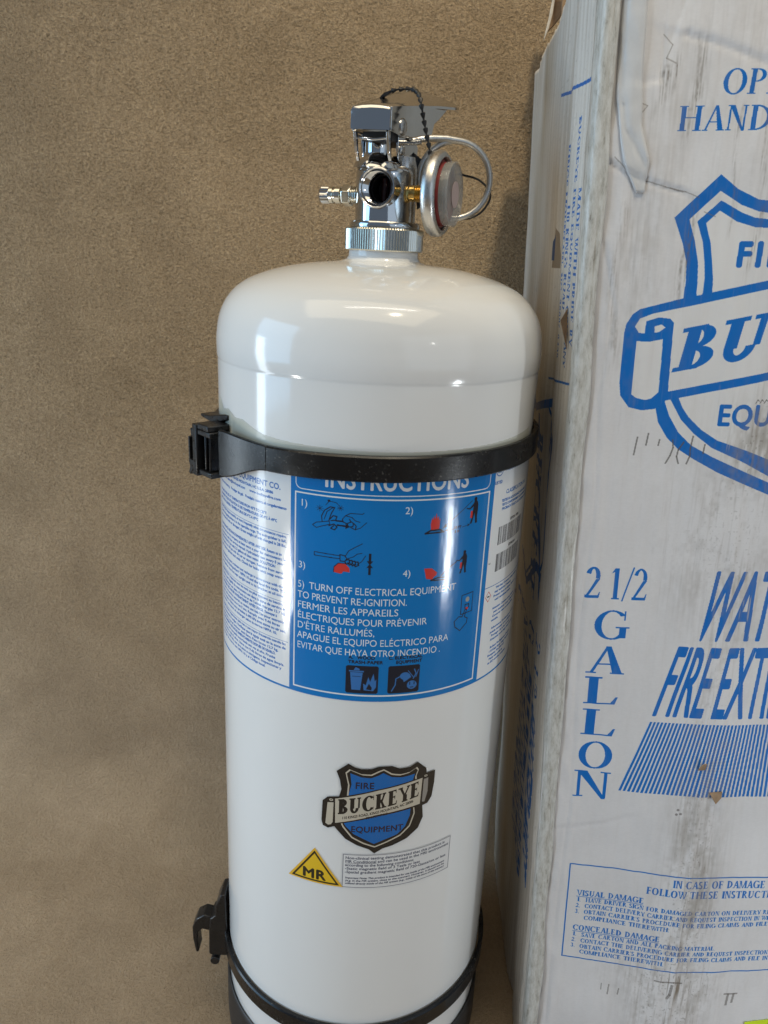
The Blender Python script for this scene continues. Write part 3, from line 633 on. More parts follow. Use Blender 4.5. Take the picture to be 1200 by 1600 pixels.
def build_residue():
    c = Canvas(-125, -98, 112, -78, 5, (.56, .56, .47)); c.img[..., 3] = 0
    up_ = [(-112, -80), (-104, -81), (-98, -85), (-90, -83.5), (-82, -86.5), (-74, -86), (-66, -88.5), (-58, -90.5), (-46, -91.4), (-30, -91.8), (-10, -92.0), (20, -91.9), (50, -91.2), (80, -89.8), (105, -88.0)]
    c.poly(up_ + [(105, -97), (-112, -97)], (.66, .66, .58, .7)); c.poly([(x, y - 1.0) for x, y in up_] + [(105, -97), (-112, -97)], (.62, .61, .52, .8))
    mt = print_mat('adhesive_film', c.image('residue'), .3, coat=.3, alpha=True); og = up_ + [(105, -97), (-112, -97)]
    obj('adhesive_residue', wrap(-114, 107, -97, -79, c, .00015, 1, 1, keep=inside([(x, y + 1) for x, y in up_] + [(106, -98), (-113, -98)])), mt, ext, smooth=180, fix=False, label='yellowed film edge showing above the upper strap')
def inside(poly):
    P = np.array(poly)
    def f(x, y):
        r = False; n = len(P)
        for i in range(n):
            (xa, ya), (xb, yb) = P[i], P[(i + 1) % n]
            if (ya > y) != (yb > y) and x < xa + (y - ya) * (xb - xa) / (yb - ya): r = not r
        return r
    return f
def grow(poly, d):
    P = np.array(poly, float); c = P.mean(0); v = P - c; return (c + v * (1 + d / np.hypot(v[:, 0], v[:, 1]))[:, None]).tolist()
build_residue()
def build_badge():
    outer = [(-11.7, -271.0), (-5.3, -265.5), (-2, -267.6), (1.8, -268.6), (7.0, -268.5), (11.2, -267.0), (18.3, -267.0), (22.8, -269.1), (28.3, -268.9), (32.8, -266.4), (38.3, -271.6), (38.7, -275.0), (44.1, -274.4), (44.0, -282.2), (43.0, -291.6), (40.6, -295.6), (37.5, -296.4), (38.3, -304.4), (35.7, -311.3), (29.2, -316.9), (21.0, -320.4), (15.5, -321.9), (10.9, -325.0), (7.8, -322.1), (1.0, -319.4), (-5.5, -315.5), (-10.6, -309.6), (-12.0, -307.7), (-15.6, -309.4), (-18.5, -308.2), (-19.4, -304.9), (-19.0, -291.5), (-16.1, -288.5), (-9.9, -287.4), (-8.7, -282.5), (-9.7, -276.4)]
    c = Canvas(-21, -327, 46, -264, 16, (.008, .008, .009)); c.img[..., 3] = 0
    K = (.008, .008, .009, 1); S = (.56, .50, .40); Bl = (.0, .13, .44)
    c.poly(outer, K)
    silver = [(-6.8, -271.4), (-4.7, -269.1), (1.9, -271.8), (7.1, -272.0), (11.4, -269.7), (13.9, -268.7), (18.5, -271.8), (23.5, -272.9), (28.5, -272.2), (32.6, -269.8), (33.8, -271.5), (32.6, -275.4), (33.2, -280.4), (31.6, -287.4), (33.1, -300.7), (30.7, -308.9), (25.3, -314.4), (17.2, -318.2), (10.9, -320.9), (4.5, -318.4), (-2.2, -314.5), (-7.4, -307.6), (-9.4, -302.9), (-5.6, -286.3), (-5.2, -279.0)]
    c.poly(silver, S); c.poly(grow(silver, -.9), K)
    c.poly([(-4.2, -271.6), (2.0, -273.9), (7.2, -274.4), (11.5, -272.6), (13.6, -271.2), (18.6, -274.2), (24.0, -275.0), (28.6, -274.5), (31.6, -273.9), (30.8, -277.2), (30.3, -279.7), (29.4, -287.0), (30.4, -295.8), (30.2, -301.2), (27.8, -308.3), (23.4, -313.0), (16.1, -315.9), (10.4, -318.4), (5.3, -315.4), (-1.1, -311.8), (-5.7, -306.8), (-7.1, -304.2), (-4.6, -285.2), (-3.3, -278.8)], Bl)
    c.poly([(-12.9, -288.4), (11.1, -281.8), (37.2, -276.7), (36.8, -295.9), (11.8, -299.6), (-12.4, -306.4)], K)
    c.poly([(-12.0, -289.2), (11.1, -282.6), (36.4, -277.7), (35.8, -294.9), (11.8, -298.6), (-11.6, -305.4)], S)
    c.poly([(-16.2, -292.3), (-12.8, -291.8), (-13.0, -305.0), (-14.0, -306.8), (-15.7, -307.3), (-17.1, -306.3)], S)
    c.poly([(37.2, -278.9), (40.0, -278.4), (40.1, -287.5), (38.6, -294.2), (37.0, -293.8)], (.30, .28, .25))
    c.ellipse(-14.2, -290.3, 1.1, .8, S); c.ellipse(38.4, -276.8, 1.0, .7, S); c.ellipse(-14.2, -290.3, .5, .35, K[:3]); c.ellipse(38.4, -276.8, .45, .3, K[:3])
    def arc(X, Y):
        t = (X + 10.4) / 45.0; return np.stack([X, Y + t * 10.0 + 1.2 * t * (1 - t) * -1], -1)
    c.text('BUCKEYE', -10.6, -299.4, 10.0, K[:3], font='serif', T=.26, t=.09, e=.06, width=46.0, fn=arc)
    def arc2(X, Y):
        t = (X + 7.7) / 40.0; return np.stack([X, Y + t * 9.6], -1)
    c.text('110 KINGS ROAD, KINGS MOUNTAIN, NC 28086', -7.7, -302.4, 1.7, K[:3], bold=.02, width=39.6, fn=arc2)
    c.text('704-739-7415', 5.5, -304.9, 1.6, K[:3], bold=.02, width=12, fn=arc2)
    c.text('FIRE', -.9, -281.4, 4.0, (.004, .015, .06), bold=.05, width=10.6); c.text('EQUIPMENT', -2.4, -310.4, 3.8, (.004, .015, .06), bold=.05, width=29.6)
    im = c.image('maker_badge'); mt = print_mat('badge_foil', im, .16, coat=.8, alpha=True, bscale=60, bstr=.1)
    og = grow(outer, .8)
    obj('maker_badge', wrap(-21, 46, -327, -264, c, .0006, .7, .7, keep=inside(og)), mt, ext, smooth=180, fix=False, label='shield shaped black and blue badge with a banner')
    # MR triangle
    c = Canvas(-40, -351, -5, -324, 14, (.8, .45, 0)); c.img[..., 3] = 0
    c.poly([(-23.1, -325.4), (-39.4, -349.9), (-6.0, -349.9)], (.80, .46, .03, 1)); c.poly([(-23.1, -327.4), (-37.2, -349.0), (-8.2, -349.0)], (.02, .018, .01, 1)); c.poly([(-23.1, -329.4), (-35.2, -347.9), (-10.2, -347.9)], (.78, .50, .02, 1))
    c.text('MR', -22.4, -347.0, 6.2, (.02, .018, .01), bold=.065, width=14.4, align='c')
    mt = print_mat('triangle_sticker_print', c.image('mr_triangle'), .3, coat=.3, alpha=True)
    obj('warning_sticker', wrap(-40, -5, -351, -324, c, .0003, .8, .8, keep=inside([(-23.1, -324.6), (-40.4, -350.6), (-5.0, -350.6)])), mt, ext, smooth=180, fix=False, label='yellow triangular MR sticker')
    # MR note
    c = Canvas(-6.8, -350, 60, -326, 12, (.72, .72, .72)); G = (.08, .09, .13)
    for a, b in (((-6.4, -326.5), (59.4, -326.5)), ((59.4, -326.5), (59.4, -349.5)), ((59.4, -349.5), (-6.4, -349.5)), ((-6.4, -349.5), (-6.4, -326.5))): c.line(a, b, .32, G)
    for k, (st, wd) in enumerate((('Non-clinical testing demonstrated that this product is', 60.5), ('MR Conditional and can be used in the MRI environment', 63.5), ('according to the following conditions:', 40), ('-Static magnetic field of 3 Tesla or less', 44), ('-Spatial gradient magnetic field of 720-Gauss/cm or less', 62))): c.text(st, -5.0, -329.6 - 2.48 * k, 1.75, G, bold=.01, width=wd)
    c.poly(rect(-5, -332.55, 12.6, -332.35), G)
    for k, st in enumerate(('Important Note: This product is intended for use inside of the MRI environment', '(e.g. in the MR system, close to the scanner). However, it should not be', 'utilized directly inside of the MR system (e.g., inside of the bore of the scanner)')): c.text(st, -4.8, -343.4 - 1.95 * k, 1.25, G, bold=.008, shear=.2, width=61)
    mt = print_mat('note_film', c.image('mr_note'), .2, coat=.3)
    obj('text_sticker', wrap(-6.8, 60, -350, -326, c, .0003, 2, 4), mt, ext, smooth=180, fix=False, label='small rectangular sticker of fine print')
build_badge()

# ---- valve
def Z(z): return H + z / 1000
VX = 0.0005; YAW = math.radians(-20)
vm = Matrix.Translation(Vector((VX, 0, H))) @ Matrix.Rotation(YAW, 4, 'Z')      # local mm-based frame, right = gauge side
def V(a, b, z): return vm @ Vector((a / 1000, b / 1000, z / 1000))
def vax(a, b, z, d): return axis(V(a, b, z), vm.to_3x3() @ Vector(d))
mm_ = 0.001
def lprof(pr): return [(r * mm_, z * mm_) for r, z in pr]
bm = NB(); n = 90
cyl0 = Matrix.Translation(Vector((0, 0, H)))
lathe(bm, lprof([(15, -3), (20.4, -3), (21, -2.4), (21, 7.6), (20.4, 8.3), (15, 8.4)]), n * 2, cyl0, wob=lambda k, r, z: (-.00042 if (k % 2 and r > .0205) else 0))
obj('collar_nut', bm, M['nickel'], ext, smooth=20)
bm = NB(); lathe(bm, lprof([(12, 7), (18.2, 7.6), (18.9, 8.6), (18.9, 10.6), (18.2, 11.6), (14, 12.0), (13, 12.2)]), 96, cyl0); obj('collar_flange', bm, M['chrome'], ext)
bm = NB()
vb = vm @ Matrix.Translation(Vector((-.0015, 0, 0)))
lathe(bm, lprof([(0, 11), (15, 11), (15.2, 12), (15.2, 35.2), (14.9, 36.6), (14.0, 38.0), (11.5, 39.2), (0, 39.4)]), 96, vb)
body = obj('valve_body', bm, M['chrome'], ext, bevel=.0009, seg=3)
def bore_out(o, mtx, r, z0, z1):
    b_ = NB(); lathe(b_, [(0, z0), (r, z0), (r, z1), (0, z1)], 40, mtx); c_ = obj('cutter', b_, M['hollow'])
    md = o.modifiers.new('bore', 'BOOLEAN'); md.object = c_; md.operation = 'DIFFERENCE'; md.solver = 'EXACT'
    dg = bpy.context.evaluated_depsgraph_get(); dg.update(); me = bpy.data.meshes.new_from_object(o.evaluated_get(dg))
    o.modifiers.clear(); o.data = me; bpy.data.objects.remove(c_)
    for p in me.polygons: p.use_smooth = True
    me.set_sharp_from_angle(angle=math.radians(35))
bore_out(body, vax(1.6, -8, 27.4, (0, -1, 0)), .0078, -.010, .012)
# outlet port: threaded ring around a bore painted dark for its shade
pa = vax(1.6, -8, 27.4, (0, -1, 0))
bm = NB()
pr = [(9.2, 0), (9.6, 9.5), (10.0, 11.0), (9.8, 11.9), (9.2, 12.2), (8.5, 11.7)]
for k in range(7): pr += [(8.3 - .1 * k, 11.0 - k * 1.15), (7.6 - .08 * k, 10.45 - k * 1.15)]
pr += [(7.2, 1.6), (7.1, -9), (0, -9)]
lathe(bm, lprof(pr), 64, pa); port = obj('outlet_port', bm, M['chrome'], ext, smooth=50)
bm = NB(); lathe(bm, lprof([(0, -8.6), (6.9, -8.6), (6.9, 1.4), (6.5, 1.4), (6.5, -8.2), (0, -8.2)]), 40, pa); obj('bore', bm, M['hollow'], port)
bm = NB(); tube(bm, [V(.4, -5, 21.9), V(.6, -5, 32.9)], .0017, 12); tube(bm, [V(4.4, -6, 22.4), V(4.4, -6, 32.4)], .0008, 12); obj('inner_tube', bm, M['tube_red'], port)
bm = NB(); lathe(bm, lprof([(0, 37), (12.6, 37), (11.6, 39.6), (9.2, 41.5), (7.4, 42.6), (6.9, 44.5), (6.9, 50), (0, 50)]), 64, vm @ Matrix.Translation(Vector((-.0030, -.0078, 0)))); obj('valve_neck', bm, M['chrome'], ext, smooth=50)
bm = NB(); lathe(bm, lprof([(0, 12), (7.5, 12), (7.5, 38), (6.0, 44), (0, 45)]), 48, vm @ Matrix.Translation(Vector((.0068, .0045, 0)))); obj('valve_shoulder', bm, M['steel'], ext, smooth=50)
# filling valve on the left
bm = NB(); A = vax(-15, 0, 24.4, (-1, 0, 0))
pr = [(4.0, -2)]
for k in range(5): pr += [(4.6, k * .95), (4.0, k * .95 + .45)]
pr += [(4.0, 5)]
lathe(bm, lprof(pr), 32, A); fv = obj('filling_valve', bm, M['nickel'], ext, smooth=30)
bm = NB(); lathe(bm, lprof([(0, 4.8), (5.2, 4.8), (5.7, 5.3), (5.7, 9.6), (5.2, 10.1), (0, 10.1)]), 6, A @ Matrix.Rotation(.3, 4, 'Z')); obj('hex_nut', bm, M['nickel'], fv, bevel=.0004)
bm = NB(); lathe(bm, lprof([(3.2, 10), (3.4, 10.8), (4.3, 11.2), (4.4, 14), (3.7, 14.4), (3.7, 15.2), (4.4, 15.6), (4.4, 17.5), (3.4, 18)]), 32, A); obj('stem', bm, M['nickel'], fv)
bm = NB(); lathe(bm, lprof([(4.0, 17.6), (4.5, 18), (4.5, 22.4), (3.9, 23.2), (0, 23.3)]), 36, A, wob=lambda k, r, z: (-.0003 if k % 2 and r > .0042 else 0)); obj('valve_cap', bm, M['chrome'], fv, smooth=20)
# pressure gauge on the right
G = vax(16.5, 0, 26.2, (1, 0, 0))
bm = NB(); pr = [(3.4, -4), (4.0, -3.9), (4.0, -.5)]
for k in range(4): pr += [(4.3, k * 1.0), (3.7, k * 1.0 + .5)]
pr += [(3.7, 4.2)]
lathe(bm, lprof(pr), 28, G); gg = obj('pressure_gauge', bm, M['brass'], ext, smooth=30)
bm = NB(); lathe(bm, lprof([(0, 3.6), (4.6, 3.6), (5.2, 4.1), (5.2, 8.2), (0, 8.2)]), 6, G); obj('brass_nut', bm, M['brass'], gg, bevel=.0004)
bm = NB(); lathe(bm, lprof([(0, 7.6), (17.5, 7.9), (19.8, 8.6), (20.7, 10.0), (20.9, 12.0), (20.5, 14.0), (19.2, 15.2), (17.8, 15.4), (17.4, 14.6), (17.4, 12.0), (0, 11.8)]), 96, G); obj('bezel', bm, M['alu'], gg)
bm = NB(); lathe(bm, lprof([(0, 12.2), (17.2, 12.2), (17.2, 12.9), (0, 12.9)]), 72, G); obj('dial', bm, M['dial'], gg)
bm = NB()
for a0, a1 in ((58, 128), (196, 300)):
    prism(bm, ring_sector(0, 0, .0168, .0168, a0, a1, .0085, .0085), 'z', .01291, .0132, G)
obj('red_zone', bm, M['red'], gg)
bm = NB(); lathe(bm, lprof([(14.6, 12.9), (15.3, 12.9), (15.3, 16.3), (14.6, 16.3)]), 72, G, closed=True); obj('red_rim', bm, M['red'], gg)
bm = NB(); prism(bm, [(-.0008, -.004), (.0008, -.004), (.0003, .013), (-.0003, .013)], 'z', .0142, .0146, G @ Matrix.Rotation(2.7, 4, 'Z')); lathe(bm, lprof([(0, 13.0), (1.4, 13.0), (1.4, 15), (0, 15)]), 16, G); obj('needle', bm, M['black'], gg)
bm = NB(); lathe(bm, lprof([(15.5, 16.4), (15.8, 19.6), (15.5, 20.7), (14.9, 20.9), (14.9, 20.4), (15.1, 19.6), (15.0, 16.4)]), 72, G, closed=True); ln_ = obj('lens', bm, M['lens_rim'], gg)
bm = NB(); lathe(bm, lprof([(0, 20.0), (14.8, 20.0), (14.8, 20.6), (0, 20.8)]), 72, G); obj('lens_face', bm, M['lens'], ln_)
bm = NB(); lathe(bm, lprof([(0, 20.85), (6.4, 20.85), (6.4, 21.0), (0, 21.0)]), 40, G); obj('lens_reflection', bm, M['pink'], gg)  # disc on the lens, a reflection painted as a solid part
# squeeze lever: bent steel channel rising to the back right
def lever_z(b): return 64.4 + (b + 26) * .222
bm = NB()
def roll_at(b): return .03 + .30 * max(0.0, min(1.0, (b + 18) / 50.0))
def LV(a, b, z): return V(a, b, z - roll_at(b) * a)
top = []; bs = [-26, -25.4, -24, -20, -10, 0, 10, 20, 32, 44, 56, 68, 78, 84, 87.5, 89]
hw = [8.0, 9.3, 10.0] + [10.2] * 5 + [10.4, 11.2, 12.6, 13.6, 13.2, 11, 7.5, 3]
for b, w in zip(bs, hw):
    zt = lever_z(b) - (1.6 if b == -26 else .7 if b == -25.4 else 0) + (0 if b < 10 else -0.0012 * (b - 10) ** 2 * .6)
    row = []
    for a in (-1, -.82, -.4, 0, .4, .82, 1):
        row.append((a * w, b, zt - (1.1 if abs(a) == 1 else .15 if abs(a) > .8 else -.35 if a == 0 and b > 0 else 0)))
    top.append(row)
def sheet(bm, rows, th, f):
    A = [[bm.verts.new(f(*p)) for p in r] for r in rows]; B = [[bm.verts.new(f(p[0], p[1], p[2] - th)) for p in r] for r in rows]
    n, k = len(A), len(A[0])
    for i in range(n - 1):
        for j in range(k - 1): bm.faces.new((A[i][j], A[i][j + 1], A[i + 1][j + 1], A[i + 1][j])); bm.faces.new((B[i][j], B[i + 1][j], B[i + 1][j + 1], B[i][j + 1]))
    for i in range(n - 1):
        bm.faces.new((A[i][0], A[i + 1][0], B[i + 1][0], B[i][0])); bm.faces.new((A[i][-1], B[i][-1], B[i + 1][-1], A[i + 1][-1]))
    for j in range(k - 1):
        bm.faces.new((A[0][j], B[0][j], B[0][j + 1], A[0][j + 1])); bm.faces.new((A[-1][j], A[-1][j + 1], B[-1][j + 1], B[-1][j]))
sheet(bm, top, 1.3, LV)
lev = obj('squeeze_lever', bm, M['lever'], ext, smooth=50)
for s in (-1, 1):
    bm = NB()
    fl = [(-25.4, lever_z(-25.4) - .9), (-10, lever_z(-10) - 1), (10, lever_z(10) - 1), (32, lever_z(32) - 1.4), (56, lever_z(56) - 2.6), (70, lever_z(70) - 3.8), (66, lever_z(66) - 5.5), (52, 72.5), (42, 68.0), (39, 63), (37, 58.5), (22, 55.0), (4, 53.0), (-8, 51.8), (-18, 52.4), (-25.4, 52.6)]
    pts = [(b / 1000, z / 1000) for b, z in fl]
    mt_ = vm @ Matrix.Shear('XY', 4, (0, 0)) if False else vm
    a0, a1 = (9.2, 10.3) if s > 0 else (-10.3, -9.2)
    prism(bm, pts, 'x', a0 / 1000, a1 / 1000, vm)
    iv = vm.inverted()
    for v_ in bm.verts:
        q_ = iv @ v_.co
        k_ = min(1, max(0, (q_.z * 1000 - 55) / 8)); q_.z -= roll_at(q_.y * 1000) * q_.x * k_; v_.co = vm @ q_
    f_ = obj('side_flange', bm, M['lever'], lev, bevel=.0003)
# front cover of the lever: bent down plate
bm = NB()
rows = []
for z, b, k in ((64.7, -25.4, .74), (64.2, -26.1, .86), (63.2, -26.8, .95), (61.5, -27.2, 1), (57, -27.4, 1), (54.2, -27.4, 1), (53.0, -27.3, 1)):
    rows.append([(a * k, b - .5 * (1 - (a / 10.3) ** 2), z - .5 * abs(a / 10.3) ** 3 * (1 if z > 62 else 0)) for a in (-10.3, -9.4, -5, 0, 5, 9.4, 10.3)])
A = [[bm.verts.new(LV(*p)) for p in r] for r in rows]; B = [[bm.verts.new(LV(p[0], p[1] + 1.4, p[2])) for p in r] for r in rows]
for i in range(len(A) - 1):
    for j in range(6): bm.faces.new((A[i][j], A[i][j + 1], A[i + 1][j + 1], A[i + 1][j])); bm.faces.new((B[i][j], B[i + 1][j], B[i + 1][j + 1], B[i][j + 1]))
    bm.faces.new((A[i][0], A[i + 1][0], B[i + 1][0], B[i][0])); bm.faces.new((A[i][-1], B[i][-1], B[i + 1][-1], A[i + 1][-1]))
for j in range(6): bm.faces.new((A[-1][j], B[-1][j], B[-1][j + 1], A[-1][j + 1])); bm.faces.new((A[0][j], A[0][j + 1], B[0][j + 1], B[0][j]))
obj('front_cover', bm, M['chrome'], lev, smooth=50)
# hinge bracket with two legs and a curved crossbar under the cover
bm = NB()
for s in (-1, 1):
    a = 8.6 * s
    prism(bm, [(-.0262, .0520), (-.0250, .0535), (-.0232, .0520), (-.0222, .0450), (-.0196, .0400), (-.0210, .0395), (-.0240, .0440)], 'x', (a - .7) / 1000, (a + .7) / 1000, vm)
tube(bm, [V(a, -22.6 + .012 * a * a, 50.4 - .018 * (64 - a * a) * .9) for a in (-8.6, -6, -3, 0, 3, 6, 8.6)], .0009, 10)
hb = obj('hinge_bracket', bm, M['chrome'], ext, smooth=40, bevel=.0002)
bm = NB(); box(bm, (-.0080, -.0170, .0492), (.0080, .012, .0535), vm); obj('hinge_shade', bm, M['hollow'], hb)  # solid black block in place of the shaded hollow under the cover
bm = NB()
for s in (-1, 1):
    sh = [(-.0105, .053), (-.0105, .0455), (-.0080, .0415), (-.003, .0385), (.006, .0345), (.012, .0300), (.0165, .0310), (.0185, .0400), (.0200, .0500), (.014, .055), (-.006, .056)]
    x0, x1 = (.0078, .0090) if s > 0 else (-.0115, -.0103)
    prism(bm, sh, 'x', x0, x1, vm)
obj('handle_bracket', bm, M['chrome'], ext, bevel=.0003)
for a, b, z, r in ((10.3, -9, 56.5, 4.1), (9.1, -6, 46.2, 2.7)):
    bm = NB(); lathe(bm, lprof([(0, -.4), (r, -.4), (r, .5), (r * .8, 1.1), (r * .4, 1.35), (0, 1.4)]), 28, vax(a, b, z, (1, 0, 0))); obj('rivet', bm, M['steel'], lev)
# pull pin and its ring
bm = NB()
tube(bm, [V(-12, 6, 51.0), V(13, 4, 51.0), V(16, 4, 51.4)], .0013, 10)
pin = obj('pull_pin', bm, M['steel'], ext)
bm = NB()
cx_, cz_, rr_ = 36.2, 34.8, 19.2
pts = [(12.5, 2, 52.0), (17, 3, 53.2), (23, 5, 54.2), (30, 7, 54.6)]
for k in range(1, 40):
    a = math.radians(95 - k * 10.8); pts.append((cx_ + rr_ * math.cos(a), 8 + 9 * math.sin(math.radians(k * 9)) * .4 + k * .12, cz_ + rr_ * math.sin(a)))
tube(bm, [Vector((p[0] / 1000, p[1] / 1000, Z(p[2]))) for p in pts], .00165, 12)
obj('pull_ring', bm, M['alu'], pin)
# tamper seal loop
bm = NB()
loop = [(38, 14, 38.4), (42.2, 18, 38.0), (49.8, 20, 36.4), (55.8, 20, 31.7), (57.0, 20, 26.5), (52.6, 20, 19.6), (45.8, 20, 16.3), (36, 16, 15.5), (26, 12, 20), (20, 10, 30), (24, 10, 37), (32, 12, 38.8)]
tube(bm, spline([(p[0] / 1000, p[1] / 1000, Z(p[2])) for p in loop], 6), .0006, 8)
obj('seal_wire', bm, M['black'], ext)
bm = NB(); prism(bm, [(.0135, H + .0475), (.0195, H + .0430), (.0215, H + .0330), (.0205, H + .0215), (.0170, H + .0190), (.0150, H + .0300)], 'y', .009, .0115); obj('seal_tag', bm, M['black'], ext, bevel=.0004)
# beaded chain draped over the lever
def chain(path, name):
    p = spline([(a / 1000, b / 1000, Z(c)) for a, b, c in path], 40); bm = NB(); acc = 0
    tube(bm, p[::8], .0005, 6); step = .0038
    for i in range(1, len(p)):
        acc += (p[i] - p[i - 1]).length
        if acc >= step:
            acc = 0; d = (p[i] - p[i - 1]).normalized()
            lathe(bm, lprof([(0, -1.3), (.9, -1.25), (1.35, -.9), (1.3, -.5), (.95, .6), (.6, 1.5), (0, 1.6)]), 10, axis(p[i], d))
    return obj(name, bm, M['black'], ext, smooth=30)
chain([(-1.4, 7, 74.4), (2, 9, 76.4), (8.2, 9, 77.2), (11.8, 6, 76.4), (14.6, 0, 73.0), (16.1, -5, 67.0), (17.7, -6, 60.5), (19.2, -8, 54.4), (20.6, -10, 49.3), (21.9, -11, 43.8)], 'seal_chain')
bm = NB(); prism(bm, [(-.0062, H + .0715), (-.0035, H + .0745), (.0, H + .0758), (.0005, H + .0748), (-.003, H + .0728)], 'y', .006, .009); obj('chain_tail', bm, M['black'], ext)

# ------------------------------------------------------------------ mounting straps with buckles
def band(bm, zc, w, th, a0, a1, n, off=.0009, zf=None):
    """a strap around the cylinder between azimuths a0..a1 (degrees, 0 = towards the lens)"""
    prof = [(-w / 2, 0), (-w / 2, th * .7), (-w / 2 + .0008, th), (w / 2 - .0008, th), (w / 2, th * .7), (w / 2, 0)]; rings = []
    for k in range(n + 1):
        a = math.radians(a0 + (a1 - a0) * k / n); rr = R + off; z0 = zc + (zf(math.degrees(a)) if zf else 0)
        rings.append([bm.verts.new(((rr + t) * math.sin(a), -(rr + t) * math.cos(a), z0 + z)) for z, t in prof])
    for A, B in zip(rings, rings[1:]):
        for j in range(6): bm.faces.new((A[j], A[(j + 1) % 6], B[(j + 1) % 6], B[j]))
    bm.faces.new(rings[0]); bm.faces.new(rings[-1])
    return rings
up = thing('strap_clamp', 'black plastic strap clamped round the upper part of the white cylinder, buckle at its left', 'strap', (0, 0, 0))
bm = NB(); z1 = H - .1000
zf = lambda a: (-.0018 * min(1, max(0, (-a - 5) / 40)) + .0022 * max(0, a / 90) + 0)
band(bm, z1, .0128, .0026, -34, 296, 160, zf=lambda a: zf(a) if a < 180 else .0)
obj('strap', bm, M['strap'], up, smooth=35)
# free run of the strap from the tangent point to the buckle, widening
bm = NB(); rings = []
for k in range(15):
    t = k / 14; a = math.radians(-34 - 21 * t); rr = R + .0009 + .0048 * t ** 1.6; e = t * t * (3 - 2 * t)
    w = .0128 + .0118 * e; z0 = z1 + zf(-34) - .0038 * e
    th = .0026
    pr = [(-w / 2, 0), (-w / 2, th), (w / 2, th), (w / 2, 0)]
    rings.append([bm.verts.new(((rr + q) * math.sin(a), -(rr + q) * math.cos(a), z0 + z)) for z, q in pr])
for A_, B_ in zip(rings, rings[1:]):
    for j in range(4): bm.faces.new((A_[j], A_[(j + 1) % 4], B_[(j + 1) % 4], B_[j]))
bm.faces.new(rings[0]); bm.faces.new(rings[-1])
obj('strap_end', bm, M['strap'], up, smooth=40, bevel=.0006)
# buckle: built in a frame whose x runs outwards to the left, y along the strap, z up
bk = Matrix.Translation(Vector((-.0870, -.0455, H - .1067))) @ Matrix.Rotation(math.radians(-47), 4, 'Z')
bm = NB()
box(bm, (-.0062, -.0060, -.0138), (-.0020, .010, .0142), bk)                      # upright plate
box(bm, (-.0020, -.0052, .0088), (.0105, .010, .0118), bk); box(bm, (-.0020, -.0048, -.0128), (.0105, .010, -.0098), bk)
box(bm, (.0018, -.0035, -.0100), (.0032, .004, .0090), bk); box(bm, (.0062, -.0035, -.0100), (.0074, .004, .0090), bk)
box(bm, (-.002, .004, -.0100), (.0105, .012, .0090), bk)
prism(bm, [(-.002, -.0052), (.0085, -.0052), (.0098, -.002), (.0098, .008), (-.002, .008)], 'z', .0118, .0150, bk)
obj('buckle_frame', bm, M['black'], up, bevel=.0006)
bm = NB()
box(bm, (-.0205, .001, .0045), (-.006, .014, .0062), bk); box(bm, (-.0175, .001, -.0100), (-.006, .012, -.0080), bk); box(bm, (-.0195, .006, -.009), (-.006, .012, .006), bk)
prism(bm, [(-.0215, .0035), (-.0225, .0080), (-.0205, .0080), (-.0175, .0062), (-.0175, .0040)], 'y', .001, .011, bk)
prism(bm, [(-.0212, .0040), (-.0196, .0040), (-.0196, -.0110), (-.0212, -.0110)], 'y', -.001, .011, bk)
prism(bm, [(-.0215, -.0085), (-.0120, -.0090), (-.0125, -.0120), (-.0165, -.0140), (-.0195, -.0175), (-.0215, -.0165), (-.0200, -.0130)], 'y', -.001, .009, bk)
for v_ in bm.verts:
    q_ = bk.inverted() @ v_.co
    if q_.x < -.006: q_.x = -.006 + (q_.x + .006) * .92
    v_.co = bk @ q_
obj('latch', bm, M['black'], up, bevel=.0005)
bm = NB()
prism(bm, [(-.0200, .0150), (-.0205, .0180), (-.0100, .0185), (.0040, .0235), (.0090, .0245), (.0090, .0200), (.0, .0150), (-.0062, .0120), (-.0100, .0130)], 'y', .006, .020, bk)
for v_ in bm.verts:
    q_ = bk.inverted() @ v_.co
    if q_.x < -.004: q_.x = -.004 + (q_.x + .004) * .85
    q_.z = .0128 + (q_.z - .0120) * .55
    v_.co = bk @ q_
obj('upper_wing', bm, M['black'], up, bevel=.0005)

lo = thing('strap_clamp', 'black strap round the foot of the white cylinder, open hook at its left', 'strap', (0, 0, 0))
bm = NB(); z2 = H - .4605
band(bm, z2, .0120, .0028, -180, 180, 180, off=.0010, zf=lambda a: .0012 * math.cos(math.radians(a)) * -1)
obj('strap', bm, M['strap'], lo, smooth=35)
hk = Matrix.Translation(Vector((0, -.022, H)))
bm = NB()
prism(bm, [(-.0880, -.4235), (-.0915, -.4240), (-.0950, -.4330), (-.0955, -.4420), (-.0990, -.4450), (-.1000, -.4560), (-.1005, -.4760), (-.0985, -.4770), (-.0870, -.4770)], 'y', -.004, .012, hk)
box(bm, (-.0975, -.002, -.4800), (-.0940, .008, -.4765), hk)
obj('buckle_frame', bm, M['black'], lo, bevel=.0008)
bm = NB()
hkp = [(-.0975, -.4455), (-.1035, -.4440), (-.1090, -.4475), (-.1120, -.4550), (-.1118, -.4660), (-.1100, -.4775)]
hki = [(-.1080, -.4770), (-.1088, -.4660), (-.1078, -.4590), (-.1050, -.4560), (-.1010, -.4570), (-.0975, -.4600)]
prism(bm, hkp + hki, 'y', -.002, .009, hk); obj('hook', bm, M['black'], lo, bevel=.0007)
bm = NB(); tube(bm, [hk @ Vector((-.0965, y, -.4825)) for y in (-.004, .004, .012)], .0032, 14); obj('hinge_pin', bm, M['black'], lo, bevel=.0003)

M['liner'] = basic('liner_paper', (.52, .48, .42), .7, var=.2, vscale=200)
